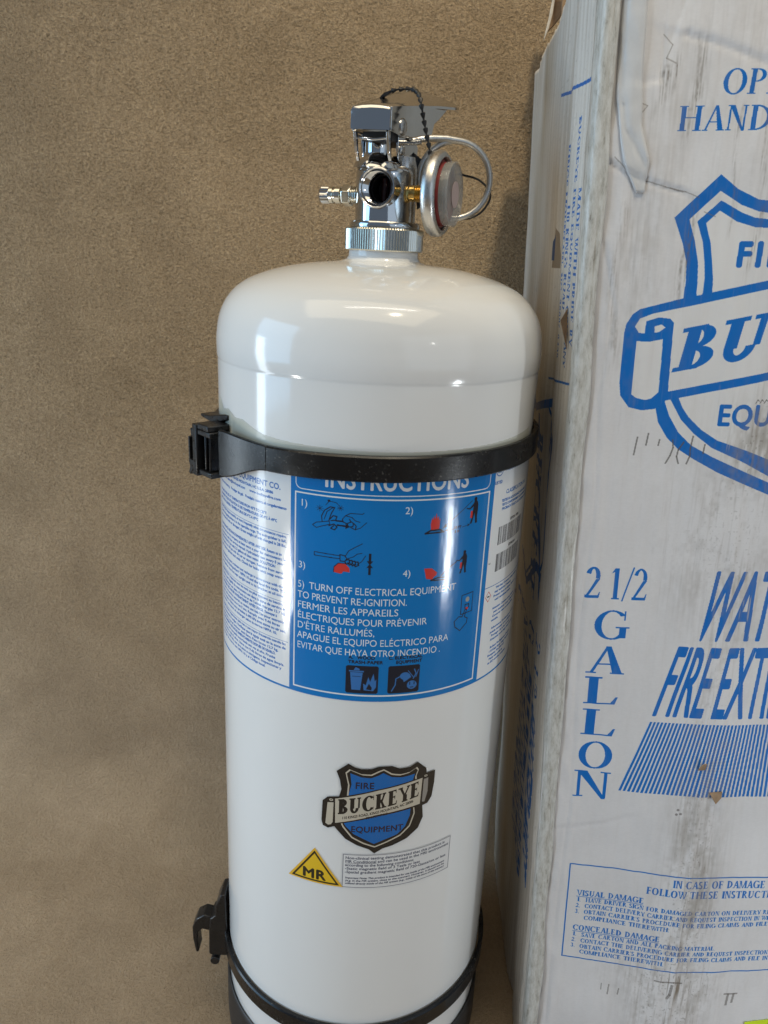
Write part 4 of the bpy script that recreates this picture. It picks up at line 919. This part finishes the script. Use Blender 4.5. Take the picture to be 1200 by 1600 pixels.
# ------------------------------------------------------------------ cardboard box (leans on the upper strap)
TILT = math.radians(2.8)
carton = thing('cardboard_box', 'tall worn white cardboard box with blue shield print and dirt streaks', 'box', (-CX + 2 * CX, CY, H), (0, -TILT, 0))
# local frame of the box: x = u, z = w, y = distance from the lens (metres)
U0, U1, YF, YB, WB, WT = .0856, .2945, .380, .589, -.539, .170
def seg_d(px, py, a, b):
    ax, ay = a; bx, by = b; dx, dy = bx - ax, by - ay; L2 = dx * dx + dy * dy
    t = max(0, min(1, ((px - ax) * dx + (py - ay) * dy) / L2)); return math.hypot(px - ax - t * dx, py - ay - t * dy), (px - ax) * dy - (py - ay) * dx
CREASE = [([(.0900, .0370), (.1033, .0304), (.1111, .0269), (.1190, .0245), (.1275, .0223)], .0018, .0022), ([(.1214, .0840), (.1363, .0799), (.1552, .0730), (.178, .062), (.21, .058)], .0014, .003),
          ([(.0953, .110), (.0961, .0826), (.0966, .0633), (.1001, .0484), (.1105, .0324), (.1111, .0269)], .0016, .0024), ([(.1127, .083), (.1131, .0668), (.1053, .0657)], .0010, .0016), ([(.100, -.150), (.118, -.1485), (.135, -.1492), (.160, -.146)], .0002, .003),
          ([(.1215, .100), (.112, .070)], .0008, .004), ([(.094, -.325), (.120, -.318), (.133, -.312)], .0007, .003), ([(.095, .0), (.102, -.03), (.098, -.07), (.101, -.12), (.0985, -.2), (.1015, -.3), (.0990, -.39), (.0985, -.50)], .0011, .0024)]
from mathutils import noise as mno
def yfront(u, w):
    d = .012 if w < -.36 else .006 if w > -.2 else .012 + (w + .36) / .16 * (-.006)
    y = YF - d * max(0, min(1, (u - .105) / .066)) + .05 * max(0, u - .171)
    s = (u - .171) / .012
    y += .0007 * math.exp(-s * s)          # soften the ridge
    if u < .105: y += .020 * ((.105 - u) / .0194) ** 2.6 * (.0194 / .0194) * .35
    y += .0011 * mno.noise(Vector((u * 26, w * 11, 3))) + .00045 * mno.noise(Vector((u * 90, w * 40, 9)))
    y += .00005 * math.sin(u * 2 * math.pi / .0075)
    cr = max(0.0, 1 - (u - U0) / .026)
    if cr > 0: y += cr * (.0022 * (abs(mno.noise(Vector((u * 60, w * 17, 2)))) - .2) + .0014 * (abs(mno.noise(Vector((u * 130, w * 45, 6)))) - .2))
    for pl, amp, wd in CREASE:
        best = 9; sgn = 0
        if u > max(p[0] for p in pl) + .02 or w < min(p[1] for p in pl) - .02 or w > max(p[1] for p in pl) + .02: continue
        for a, b in zip(pl, pl[1:]):
            dd, sg = seg_d(u, w, a, b)
            if dd < best: best, sgn = dd, sg
        y += amp * .30 * (max(0, 1 - best / (wd * .8)) * 1.2 + (math.exp(-best / .012) if sgn > 0 else -.5 * math.exp(-best / .012)) * .8)
    return y
def xside(y, w):
    x = U0 + .026 * (y - YF)
    x += .0016 * mno.noise(Vector((y * 22, w * 9, 1))) + .0004 * mno.noise(Vector((y * 90, w * 30, 4)))
    x += .0022 * math.exp(-((y - .452) / .010) ** 2)                        # long dent along the panel
    x += .00022 * math.sin(y * 2 * math.pi / .0075)
    return x

def paper_base(c, tone, side=False):
    h, w = c.h, c.w; mmx, mmy = w / c.pp, h / c.pp
    n1 = smooth_noise(h, w, mmy / 60, mmx / 4); n2 = smooth_noise(h, w, mmy / 30, mmx / 1.4); n3 = smooth_noise(h, w, mmy / 18, mmx / 18); n4 = smooth_noise(h, w, mmy / .5, mmx / 1.2)
    n5 = smooth_noise(h, w, mmy / 50, mmx / 45); g = .97 + .05 * (n3 - .5) + .04 * (n4 - .5) + .07 * (n5 - .5)
    c.img[..., :3] *= g[..., None]
    return n1, n2, n3
def grime(c, amount, mask, col=(.17, .13, .09)):
    k = np.clip(amount * mask, 0, .92)[..., None].astype(np.float32)
    c.img[..., :3] = c.img[..., :3] * (1 - k) + np.array(col, np.float32) * k
def field(c):
    x = (np.arange(c.w) + .5) / c.pp + c.x0; y = (np.arange(c.h) + .5) / c.pp + c.y0
    return x[None, :], y[:, None]
PBL = (.0, .140, .50)

def build_front():
    c = Canvas(80, -540, 300, 172, 5, (.715, .70, .70))
    paper_base(c, 0)
    Wt = (.715, .70, .69)
    # shield and banner
    def mir(p): return [(380 - x, y) for x, y in p]
    upo = [(124.3, 11.7), (142.1, 29.4), (150, 23.4), (159.4, 19.0), (168, 18.0), (178, 20.0), (184, 24.5)]
    side_ = [(124.3, 11.7), (129.1, 0.8), (131.7, -7.5), (132.4, -15.8), (132.1, -23.2), (131, -26)]
    low = [(124.4, -72.0), (126.9, -81.5), (131.9, -89.0), (137.9, -94.7), (145.8, -99.6), (157.4, -105.8), (170.2, -111.4), (183.8, -117.1), (190, -122)]
    shield = upo + [(190, 24.5)] + mir(upo)[::-1][1:] + mir(side_) + mir(low) + low[::-1][1:] + side_[::-1]
    def fill(pts, col): c.poly(pts, col)
    outer_left = side_[::-1] + upo + [(190, 24.5)]
    fill(outer_left + mir(outer_left)[::-1] + mir(low) + low[::-1], PBL)
    w1 = [(137.8, -24), (137.5, -15.8), (136.8, -7.5), (134.3, 1.9), (131.0, 10.8), (142.7, 22.7), (152.6, 16.8), (160.1, 14.1), (168, 12.9), (178, 14.8), (190, 19)]
    l1 = [(129.1, -71.5), (131.9, -78.3), (137.0, -86.4), (143.7, -92.6), (154.0, -98.1), (169.3, -104.9), (182.9, -110.8), (190, -115)]
    fill(w1 + mir(w1)[::-1] + mir(l1) + l1[::-1], Wt)
    w2 = [(140.2, -24), (140.5, -15), (139.6, -7.5), (137.9, 1.3), (134.5, 10.0), (143.7, 18.7), (153.1, 13.6), (158.8, 11.5), (168, 10.4), (178, 12), (190, 16)]
    l2 = [(131.7, -70.5), (137.5, -80.0), (144.3, -86.8), (153.5, -93.6), (168.7, -100.3), (182.4, -107.6), (190, -111.5)]
    fill(w2 + mir(w2)[::-1] + mir(l2) + l2[::-1], PBL)
    w3 = [(144.7, -23), (144.2, -15), (142.9, -7.5), (141.3, .8), (138.4, 9.2), (143.7, 14.5), (151.4, 9.9), (159.4, 7.5), (168, 7.0), (178, 8.6), (190, 12)]
    l3 = [(135.4, -69.8), (137.6, -74.2), (140.9, -78.7), (147.6, -84.9), (155.4, -89.8), (171.0, -95.1), (181.0, -99.1), (190, -104)]
    fill(w3 + mir(w3)[::-1] + mir(l3) + l3[::-1], Wt)
    sl = .222
    bn = [(107.0, -39.0), (107.6, -35), (110, -30.6), (113.2, -28.2), (131, -23.6)]
    band_o = [(118.5, -75.7), (112.3, -74.3), (107.9, -68.7), (107.1, -63.2), (106.9, -51.0)] + bn + [(285, -23.6 + 154 * sl), (285, -23.6 + 154 * sl - 46.5), (129.3, -70.8), (127.5, -73.5), (124.4, -75.0)]
    fill(band_o, PBL)
    fill([(111.6, -36.1), (113.6, -32.5), (119.2, -30.2), (136.0, -26.6), (168.7, -19.1), (281, 5.8), (281, -33.2), (174.4, -56.8), (130.0, -66.5), (129.5, -50.7), (129.1, -34.2), (127.5, -32.5), (122.2, -31.9), (116.6, -33.7), (116.3, -39.3), (113.7, -39.0)], Wt)
    fill([(120.6, -36.0), (123.7, -35.1), (125.6, -36.5), (122.9, -38.6), (120.9, -38.9)], Wt)
    fill([(112.9, -42.8), (118.7, -43.1), (125.0, -41.8), (125.4, -55), (125.6, -66.9), (122.4, -70.0), (119.8, -70.7), (115.5, -69.8), (112.9, -68.0)], Wt)
    def sk(X, Y): return np.stack([X, Y + (X - 131.5) * .205], -1)
    c.text('BUCKEYE', 130.6, -57.2, 19.8, PBL, font='serif', T=.23, t=.10, e=.10, width=138, shear=.17, fn=sk)
    c.text('FIRE', 154.0, -9.2, 10.2, PBL, bold=.05, xs=.92, gap=.12, shear=.02); c.text('EQUIPMENT', 190, -82.4, 9.8, PBL, bold=.045, align='c', width=70)
    c.text('OPEN THIS END', 137.6, 60.8, 9.6, PBL, font='serif', T=.16, t=.05, width=106, shear=.06); c.text('HANDLE WITH CARE', 121.0, 46.8, 9.8, PBL, font='serif', T=.16, t=.05, width=141, shear=.03)
    c.text('2', 98.8, -175.9, 17.6, PBL, font='serif', T=.17, t=.05, xs=.86); c.text('1/2', 110.8, -176.4, 17.6, PBL, font='serif', T=.15, t=.045, xs=.80)
    for ch, y, x0, x1, hh in (('G', -199.6, 104.8, 124.4, 16.6), ('A', -220.6, 103.4, 123.6, 16.6), ('L', -239.7, 103.6, 121.8, 16.8), ('L', -259.8, 103.8, 122, 16.8), ('O', -281.2, 102.8, 123.0, 17.0), ('N', -300.8, 102.2, 124.4, 17.6)):
        _, adv = serif(ch); c.text(ch, x0 - (1.0 if ch in 'LN' else 0), y, hh, PBL, font='serif', T=.17, t=.05, width=(x1 - x0) * (1.1 if ch in 'L' else 1.0))
    # WATER / FIRE EXTINGUISHER in receding italic capitals
    xc = 207.0
    def recede(y0, h0, y1, h1, half):
        def f(X, Y):
            t = (Y - y0) / (y1 - y0); s = h0 + (h1 - h0) * t; return np.stack([xc + (X / half) * s, Y], -1)
        return f
    c.text('WATER MIST', 0, -198.0, 39.2, PBL, bold=.009, width=200, align='c', fn=recede(-198, 49.6, -158.8, 41.0, 100))
    c.text('FIRE EXTINGUISHER', 0, -244.6, 42.0, PBL, bold=.009, width=200, align='c', fn=recede(-244.6, 66.0, -202.6, 56.4, 100))
    for k in range(69):
        f0 = -1 + 2 * k / 68; f1 = f0 + .0175
        c.poly([(xc + 80 * f0, -294.6), (xc + 80 * f1, -294.6), (xc + 67 * f1, -248.7), (xc + 67 * f0, -248.7)], PBL)
    # damage note
    a = .9
    for p, q in (((104.4, -349.6), (276, -349.6)), ((276, -349.6), (276, -421.4)), ((276, -421.4), (104.4, -421.4)), ((104.4, -421.4), (104.4, -349.6))): c.line(p, q, .9, PBL)
    tt = dict(font='serif', T=.22, t=.09, e=.05)
    c.text('IN CASE OF DAMAGE', 189.6, -357.2, 5.2, PBL, align='c', width=54, **tt); c.text('FOLLOW THESE INSTRUCTIONS', 189.6, -364.4, 5.2, PBL, align='c', width=82, **tt)
    rows = [('VISUAL DAMAGE', 109.6, -372.4, 38.6, 4.2), ('1.  HAVE DRIVER SIGN FOR DAMAGED CARTON ON DELIVERY RECEIPT.', 110.0, -377.0, 124, 3.1), ('2.  CONTACT DELIVERY CARRIER AND REQUEST INSPECTION IN WRITING.', 109.8, -381.6, 124, 3.1), ("3.  OBTAIN CARRIER'S PROCEDURE FOR FILING CLAIMS AND FILE IN", 109.6, -386.2, 118, 3.1), ('COMPLIANCE THEREWITH.', 115.0, -390.8, 49.5, 3.1),
            ('CONCEALED DAMAGE', 109.2, -399.4, 50.6, 4.2), ('1.  SAVE CARTON AND ALL PACKING MATERIAL.', 109.4, -404.0, 84, 3.1), ('2.  CONTACT THE DELIVERING CARRIER AND REQUEST INSPECTION.', 109.2, -408.6, 118, 3.1), ("3.  OBTAIN CARRIER'S PROCEDURE FOR FILING CLAIMS AND FILE IN", 109.0, -413.2, 118, 3.1), ('COMPLIANCE THEREWITH.', 114.4, -417.6, 49.5, 3.1)]
    for st, x, y, wd, sz in rows: c.text(st, x, y, sz, PBL, width=wd, **tt)
    c.poly(rect(109.6, -373.4, 147.8, -373.0), PBL); c.poly(rect(109.2, -400.4, 159.4, -400.0), PBL)
    # wear: scuffs through the ink, streaks of dirt
    X, Y = field(c); h, w = c.h, c.w; mmx, mmy = w / 5, h / 5
    s1 = smooth_noise(h, w, mmy / 26, mmx / 1.1); s2 = smooth_noise(h, w, mmy / 7, mmx / .55); s3 = smooth_noise(h, w, mmy / 45, mmx / 14); s4 = smooth_noise(h, w, mmy / 1.2, mmx / .8)
    def g(cx, cy, rx, ry): return np.exp(-((X - cx) / rx) ** 2 - ((Y - cy) / ry) ** 2)
    sc_ = np.clip((s2 * s1 - .45) * 5, 0, 1) * (g(165, -80, 12, 14) + .8 * g(180, -180, 10, 40) + .06)
    k = np.clip(sc_ * .75, 0, 1)[..., None]; c.img[..., :3] = c.img[..., :3] * (1 - k) + np.array((.60, .57, .53), np.float32) * k
    zone = .04 + 1.0 * g(172, -330, 13, 170) + 1.5 * g(170, -450, 20, 40) + .8 * g(172, -380, 14, 50) + 1.1 * g(178, -92, 16, 22) + .7 * g(160, -140, 30, 40) + .6 * g(175, -430, 40, 16) + .5 * g(190, 70, 80, 60) + .5 * g(110, -20, 12, 60)
    grime(c, .36 * np.clip((s1 * .5 + s2 * .3 + s3 * .45 - .60) * 2.6, 0, 1), zone)
    n7 = smooth_noise(h, w, mmy / 9, mmx / 5); n8 = smooth_noise(h, w, mmy / 2.5, mmx / 1.6)
    grime(c, .55 * np.clip((s3 * .5 + n7 * .4 + n8 * .3 - .50) * 2.0, 0, 1), np.clip(zone - .1, 0, 1.1) + .10, (.27, .24, .20))
    s6 = smooth_noise(h, w, mmy / 22, mmx / 7.5); ribs = np.clip(np.sin(X * 2 * math.pi / 7.5 + 1) * .5 + .5, 0, 1) ** 2 * np.clip(s6 * 1.7 - .45, 0, 1.2)
    grime(c, .09 * ribs * (.55 + .5 * s2), np.ones_like(zone) * .45 + .8 * zone + .3 * g(190, 60, 90, 60), (.27, .21, .15))
    grime(c, .45 * np.clip((s4 - .78) * 6, 0, 1), np.clip(zone - .35, 0, 1), (.12, .10, .08))
    # brown streaks beside the shield, corner soiling, dark tears
    for (x, y0, y1, wd, a_) in ((131, 22, -30, 1.6, .35), (133, 6, -20, 1.2, .4), (127, 85, 40, 2.2, .35), (113, 76, 50, 2.0, .5), (117, 78, 60, 1.4, .5), (101, 20, -60, 2, .2), (160, 80, -20, 1.2, .3), (148, 60, 0, 1.0, .25)):
        m_ = np.exp(-((X - x - 1.5 * np.sin(Y / 9)) / wd) ** 2) * ((Y < y0) & (Y > y1)) * (.4 + s4); grime(c, min(1, a_ * 1.5), m_ * np.clip(s2 * 2 - .5, 0, 1) * np.clip((y0 - Y) / 6, 0, 1) * np.clip((Y - y1) / 12, 0, 1), (.15, .12, .09))
    DK = (.05, .045, .04)
    for pl in ([(134.8, -90), (135.4, -94), (134.4, -98), (132.6, -102)], [(140.2, -91), (138.0, -95), (137.6, -98.5), (138.8, -102)], [(144.2, -88), (143.6, -94), (143.8, -98), (142.6, -102)], [(150.2, -92), (149.8, -96.5)], [(128.6, -90), (128.2, -93)], [(118, -89), (117, -98)], [(123, -87), (122.4, -93)]): c.polyline(pl, .75, (.10, .09, .08), .8)
    for x in range(171, 182, 2): c.polyline([(x, -71.5), (x + .8, -69.8), (x + 1.6, -70.5)], .4, DK, .8)
    for pl, w_ in (([(170.5, -432), (169.8, -440), (168.6, -443)], 1.3), ([(160, -430), (165, -430.5), (171, -429.6), (176, -430)], .9), ([(204, -440), (212, -440)], 1.0), ([(206.5, -440), (206, -449)], 1.1), ([(210, -440), (209.4, -447)], 1.1), ([(134, -439), (133.6, -447)], .6), ([(140, -441), (139.6, -446)], .6), ([(129.5, -439), (129.5, -444)], .5)): c.polyline(pl, w_ * 1.3, (.12, .105, .09), .65)
    for (x, y) in ((160.4, -304), (162, -306.5), (159.8, -307)): c.ellipse(x, y, .8, .8, (.10, .08, .07), .7)
    for pl in ([(112, 84), (116, 80), (114, 75), (118, 73)], [(101, 60), (108, 57), (104, 52)], [(121, 24), (128, 22.4), (134, 20)], [(137, 14), (142, 12)], [(96, 37), (103, 30.4), (111, 26.9), (119, 24.5), (127, 22.3)]): c.polyline(pl, .45, (.16, .13, .10), .55)
    mt = print_mat('printed_board', c.image('box_front'), .62, bscale=420, bstr=.12, bdist=.0006, spec=.3)
    # mesh
    us = np.concatenate([np.linspace(U0, .125, 56, endpoint=False), np.linspace(.125, .240, 90, endpoint=False), np.linspace(.240, U1, 14)])
    ws = np.concatenate([np.linspace(WB, -.50, 6, endpoint=False), np.linspace(-.50, .12, 480), np.linspace(.12, WT, 10)[1:]])
    bm = NB(); uvl = bm.loops.layers.uv.new('UVMap'); g_ = []
    for w_ in ws: g_.append([bm.verts.new((u, yfront(u, w_), w_)) for u in us])
    for j in range(len(ws) - 1):
        for i in range(len(us) - 1):
            f = bm.faces.new((g_[j][i], g_[j][i + 1], g_[j + 1][i + 1], g_[j + 1][i]))
            for l in f.loops: l[uvl].uv = ((l.vert.co.x * 1000 - 80) / 220, (l.vert.co.z * 1000 + 540) / 712)
    o = obj('front_panel', bm, [mt, M['kraft']], carton, smooth=180, fix=False)
    sm = o.modifiers.new('thick', 'SOLIDIFY'); sm.thickness = .003; sm.offset = -1; sm.material_offset_rim = 1
build_front()

def build_side():
    # painted in (t, w): t = 1000*y, w = 1000*z ; seen from the left the print runs back from the corner
    c = Canvas(370, -540, 600, 172, 4, (.70, .68, .64))
    paper_base(c, 0)
    Wt = (.585, .55, .51)
    tt = dict(font='serif', T=.20, t=.08, e=.06)
    c.line((472.3, 76.0), (383, 69.2), 1.6, PBL); c.line((461, -73.2), (386, -65), 1.2, PBL)
    # columns of text read downwards, tops towards the near corner: ang -90 with mirrored axis
    def col(st, tc, w, size, width, **k):
        def f(X, Y): return np.stack([tc - Y, w - X], -1)
        c.text(st, 0, 0, size, k.pop('color', PBL), width=width, fn=f, **k)
    for st, t, w0, wd in (('MADE WITH PRIDE BY', 405.5, 26, 74), ('BUCKEYE FIRE EQUIPMENT COMPANY', 416.0, 58, 118), ('110 KINGS ROAD', 426.5, 20, 52), ('KINGS MOUNTAIN, NC. 28086-0428', 437.0, 48, 106), ('AN ISO CERTIFIED COMPANY', 447.5, 38, 90)): col(st, t, w0, 6.0, wd, **tt)
    # shield and banner of the side print
    ol = [(520, -90), (492, -96), (452, -86), (431, -104), (443, -141), (439, -150), (441, -180), (451, -198), (462, -192), (492, -215), (520, -205)]
    c.polyline(ol, 5.0, PBL); c.polyline([(x + 7, y * .97 - 4.4) for x, y in ol], 2.2, PBL)
    def skd(X, Y): return np.stack([482 - Y, -104 - X + .0 * Y], -1)
    c.text('BUCKEYE', 0, 0, 19, PBL, font='serif', T=.23, t=.10, e=.1, width=112, shear=.2, fn=skd); c.line((478, -98), (452, -216), 3, PBL)
    col('2 1/2', 438.5, -226, 17, 40, font='serif', T=.15, t=.05)
    def letters(st, t0, w, size): 
        for k, ch in enumerate(st): col(ch, t0 + k * 20, w, size, 17, font='serif', T=.17, t=.05)
    letters('GALLON', 474, -232, 16)
    def slant(t1, w0, L):
        def f(X, Y): return np.stack([t1 - Y, w0 - X * L / 100 - Y * .9], -1)
        return f
    c.text('WATER MIST', 0, 0, 32, PBL, bold=.03, width=100, fn=slant(450, -256, 122)); c.text('FIRE EXTINGUISHER', 0, 0, 36, PBL, bold=.008, width=100, fn=slant(494, -240, 170))
    X, Y = field(c); h, w = c.h, c.w; mmx, mmy = w / 4, h / 4
    s1 = smooth_noise(h, w, mmy / 40, mmx / 1.6); s3 = smooth_noise(h, w, mmy / 70, mmx / 16); s4 = smooth_noise(h, w, mmy / 1.5, mmx / 1)
    grime(c, .30 * np.clip((s1 - .55) * 2.4, 0, 1), .8 + 0 * X, (.30, .23, .16))
    grime(c, .55 * np.clip((X - 455) / 60, 0, 1) * (.5 + s3), np.ones_like(s3), (.33, .25, .16))
    grime(c, .45 * np.exp(-((X - 446) / 9) ** 2) * (Y > -75), .6 + .6 * s3, (.30, .22, .13))
    grime(c, .4 * np.clip((s4 - .80) * 6, 0, 1), .5 + 0 * X, (.12, .10, .08))
    grime(c, .22 * (np.sin(X * 2 * math.pi / 7.5) * .5 + .5), .8 + 0 * s3, (.28, .22, .15))
    c.poly([(470, -12), (452, -12), (458, 6), (466, 10)], (.20, .15, .10), .8); c.poly([(472, -8), (466, -8), (464, 6), (470, 2)], (.01, .06, .20), .9)
    mt = print_mat('side_board', c.image('box_side'), .65, bscale=300, bstr=.2, bdist=.0008, flute=(1, .0075, .22, .0008), spec=.3)
    ys = np.linspace(YF + .0068, YB, 110); ws = np.linspace(WB, WT, 240); bm = NB(); uvl = bm.loops.layers.uv.new('UVMap'); g_ = []
    tb = [(.380, .170), (.455, .170), (.468, .145), (.474, .132), (.4822, .1214), (.4975, .1150), (.505, .1150), (.521, .1129), (.545, .1127), (.5636, .1123), (.572, .1085), (.589, .1080)]
    ty = [a for a, b in tb]; tz = [b for a, b in tb]
    def top(y): return float(np.interp(y, ty, tz)) + .0012 * mno.noise(Vector((y * 180, 2, 2)))
    for w_ in ws:
        row = []
        for y in ys:
            t = (w_ - WB) / (WT - WB); z = WB + t * (top(y) - WB)
            row.append(bm.verts.new((xside(y, z) + (.0012 if y < YF + .008 else 0), y, z)))
        g_.append(row)
    for j in range(len(ws) - 1):
        for i in range(len(ys) - 1):
            f = bm.faces.new((g_[j][i], g_[j + 1][i], g_[j + 1][i + 1], g_[j][i + 1]))
            for l in f.loops: l[uvl].uv = ((l.vert.co.y * 1000 - 370) / 230, (l.vert.co.z * 1000 + 540) / 712)
    o = obj('side_panel', bm, [mt, M['kraft']], carton, smooth=180, fix=False)
    sm = o.modifiers.new('thick', 'SOLIDIFY'); sm.thickness = .003; sm.offset = -1; sm.material_offset_rim = 1
build_side()
# crushed corner covered with packing tape: a wandering sheet laid over both panels
def tape_mat():
    mt, nt, b = new_mat('packing_tape'); v = coords(nt, (1, 1, .25))
    n = noise(nt, 420, 6, .75, v); r = ramp(nt, n.outputs[0], [(.30, (.22, .20, .17)), (.42, (.46, .45, .41)), (.58, (.60, .60, .57)), (.8, (.66, .67, .65))]); nt.links.new(r.outputs[0], b.inputs['Base Color'])
    b.inputs['Roughness'].default_value = .32; n2 = noise(nt, 60, 4, .6, coords(nt, (1, 1, .5))); bump(nt, b, n2.outputs[0], .45, .002)
    return mt
M['tape'] = tape_mat()
M['tape2'] = basic('clear_tape', (.60, .60, .60), .27, var=.06, vscale=90, bscale=90, bstr=.3, bdist=.001)
bm = NB(); rows = []
for w_ in np.linspace(WB, WT, 260):
    row = []
    e0 = .0035 * mno.noise(Vector((w_ * 14, 0, 0))); e1 = .003 * mno.noise(Vector((w_ * 22, 5, 0)))
    for k in range(13):
        t = k / 12; wob = .0022 * (abs(mno.noise(Vector((t * 4, w_ * 26, 7)))) - .2) + .0010 * mno.noise(Vector((t * 9, w_ * 80, 3)))
        if t < .35:
            y = YF + .0110 + e0 - (t / .35) * (.0110 + e0 - .004); x = xside(y, w_) - .0007 + .0006 * (t / .35) + wob * .3
            p = (x, y, w_)
        elif t < .6:
            s = (t - .35) / .25; a = s * math.pi / 2; y0 = YF + .004
            p = (U0 + .0042 - .0047 * math.cos(a) + wob * .6, y0 - .0036 * math.sin(a) * 1.0, w_)
        else:
            s = (t - .6) / .4; u = U0 + .0042 + s * (.0032 + e1 * .5); p = (u, min(yfront(u, w_), YF + .002) - .0007 - .0006 * math.sin(s * 3.1) + wob * .3, w_)
        row.append(bm.verts.new(p))
    rows.append(row)
for a_, b_ in zip(rows, rows[1:]):
    for k in range(12): bm.faces.new((a_[k], a_[k + 1], b_[k + 1], b_[k]))
o = obj('tape', bm, M['tape'], carton, smooth=180, fix=False, label='dull white tape over the crushed corner'); sm = o.modifiers.new('thick', 'SOLIDIFY'); sm.thickness = .0004; sm.offset = 1
bm = NB(); rows = []
for k in range(90):
    w_ = .168 - k * (.168 - .022) / 89
    lo_ = float(np.interp(w_, [.02, .035, .06, .10, .17], [.1075, .0995, .0945, .0945, .0950])) + .0006 * mno.noise(Vector((w_ * 60, 1, 1)))
    hi_ = float(np.interp(w_, [.02, .035, .05, .08, .12, .17], [.1100, .1105, .1060, .1040, .1035, .1050])) + .0015 * mno.noise(Vector((w_ * 40, 9, 1)))
    rows.append([bm.verts.new((lo_ + (hi_ - lo_) * j / 8, yfront(lo_ + (hi_ - lo_) * j / 8, w_) - .0005 - .0009 * abs(mno.noise(Vector((j * .5, w_ * 32, 4)))), w_)) for j in range(9)])
for a_, b_ in zip(rows, rows[1:]):
    for k in range(8): bm.faces.new((a_[k], b_[k], b_[k + 1], a_[k + 1]))
o = obj('tape', bm, M['tape2'], carton, smooth=180, fix=False, label='shiny bluish tape strip beside the corner'); sm = o.modifiers.new('thick', 'SOLIDIFY'); sm.thickness = .0003; sm.offset = 1
# the other panels
bm = NB(); box(bm, (.106, YB - .003, WB), (U1, YB, WT)); box(bm, (.0925, YB - .0031, WB), (.1059, YB - .0002, .110)); obj('back_panel', bm, M['kraft'], carton)
bm = NB(); box(bm, (U1 - .003, YF + .004, WB), (U1, YB - .0035, WT)); obj('side_panel', bm, M['kraft'], carton)
bm = NB(); box(bm, (U0 + .005, YF + .003, WB), (U1 - .0035, YB - .004, WB + .003)); obj('bottom_panel', bm, M['kraft'], carton)
bm = NB(); box(bm, (.112, YF + .003, WT - .006), (U1 - .0035, YB - .004, WT - .003)); obj('top_panel', bm, M['kraft'], carton)
# torn flap at the rear top corner and shreds of liner paper
def quadsheet(bm, P, th=.002):
    A = [bm.verts.new(p) for p in P]; n = (Vector(P[1]) - Vector(P[0])).cross(Vector(P[2]) - Vector(P[0])).normalized() * th
    B = [bm.verts.new(Vector(p) + n) for p in P]; bm.faces.new(A); bm.faces.new(B[::-1])
    for i in range(len(P)): j = (i + 1) % len(P); bm.faces.new((A[i], B[i], B[j], A[j]))
bm = NB(); prism(bm, [(.0985, .1335), (.1003, .1419), (.1027, .1566), (.1033, .1740), (.1112, .1740), (.1108, .1600), (.1092, .1500), (.1078, .1430), (.1040, .1385)], 'y', .600, .6035)
obj('torn_flap', bm, M['kraft'], carton, bevel=.0005)
bm = NB(); prism(bm, [(.0972, .1290), (.0982, .1345), (.0998, .1419), (.1022, .1566), (.1026, .1740), (.1062, .1740), (.1050, .1600), (.1032, .1520), (.1024, .1450), (.1003, .1360)], 'y', .5985, .5997)
obj('torn_paper', bm, M['liner'], carton, bevel=.0003)
for pth in ([(.1004, .484, .1170), (.1010, .483, .1203), (.1030, .486, .1222), (.1020, .484, .1180)], [(.1020, .480, .1185), (.1035, .478, .1160), (.1050, .481, .1195), (.1062, .483, .1235)]):
    bm = NB(); tube(bm, spline(pth, 6), .0008, 6); obj('torn_paper', bm, M['liner'], carton)
# small tears lifted off the front panel
for k, (u, w_, s) in enumerate(((.1702, -.2738, .0030), (.1796, -.2930, .0036))):
    bm = NB(); y = yfront(u, w_) - .0004
    if k == 0: P = [(u - s * .7, y, w_ - s * .9), (u + s * .6, y, w_ - s * .8), (u + s * .45, y - .0022, w_ + s), (u - s * .1, y - .0012, w_ + s * .6)]
    else: P = [(u - s, y, w_ + s * .5), (u + s, y, w_ + s * .7), (u + s * .8, y - .0016, w_ - s * .1), (u - s * .1, y - .003, w_ - s)]
    quadsheet(bm, P, .0006); obj('tear', bm, M['kraft'], carton)
bm = NB(); u, w_ = .452, -.050
quadsheet(bm, [(U0 + .0005, .411, -.030), (U0 - .0030, .409, -.036), (U0 + .0004, .406, -.050), (U0 + .0008, .410, -.044)], .0006); obj('tear', bm, M['kraft'], carton)
quadsheet_y = NB(); quadsheet(quadsheet_y, [(.2200, yfront(.222, -.464) - .0008, -.4634), (.2420, yfront(.242, -.464) - .0008, -.4605), (.2420, yfront(.242, -.5) - .0008, -.500), (.2200, yfront(.222, -.5) - .0008, -.5000)], .0003)
obj('lime_sticker', quadsheet_y, M['yellow'], carton, label='bright lime sticker near the lower edge')
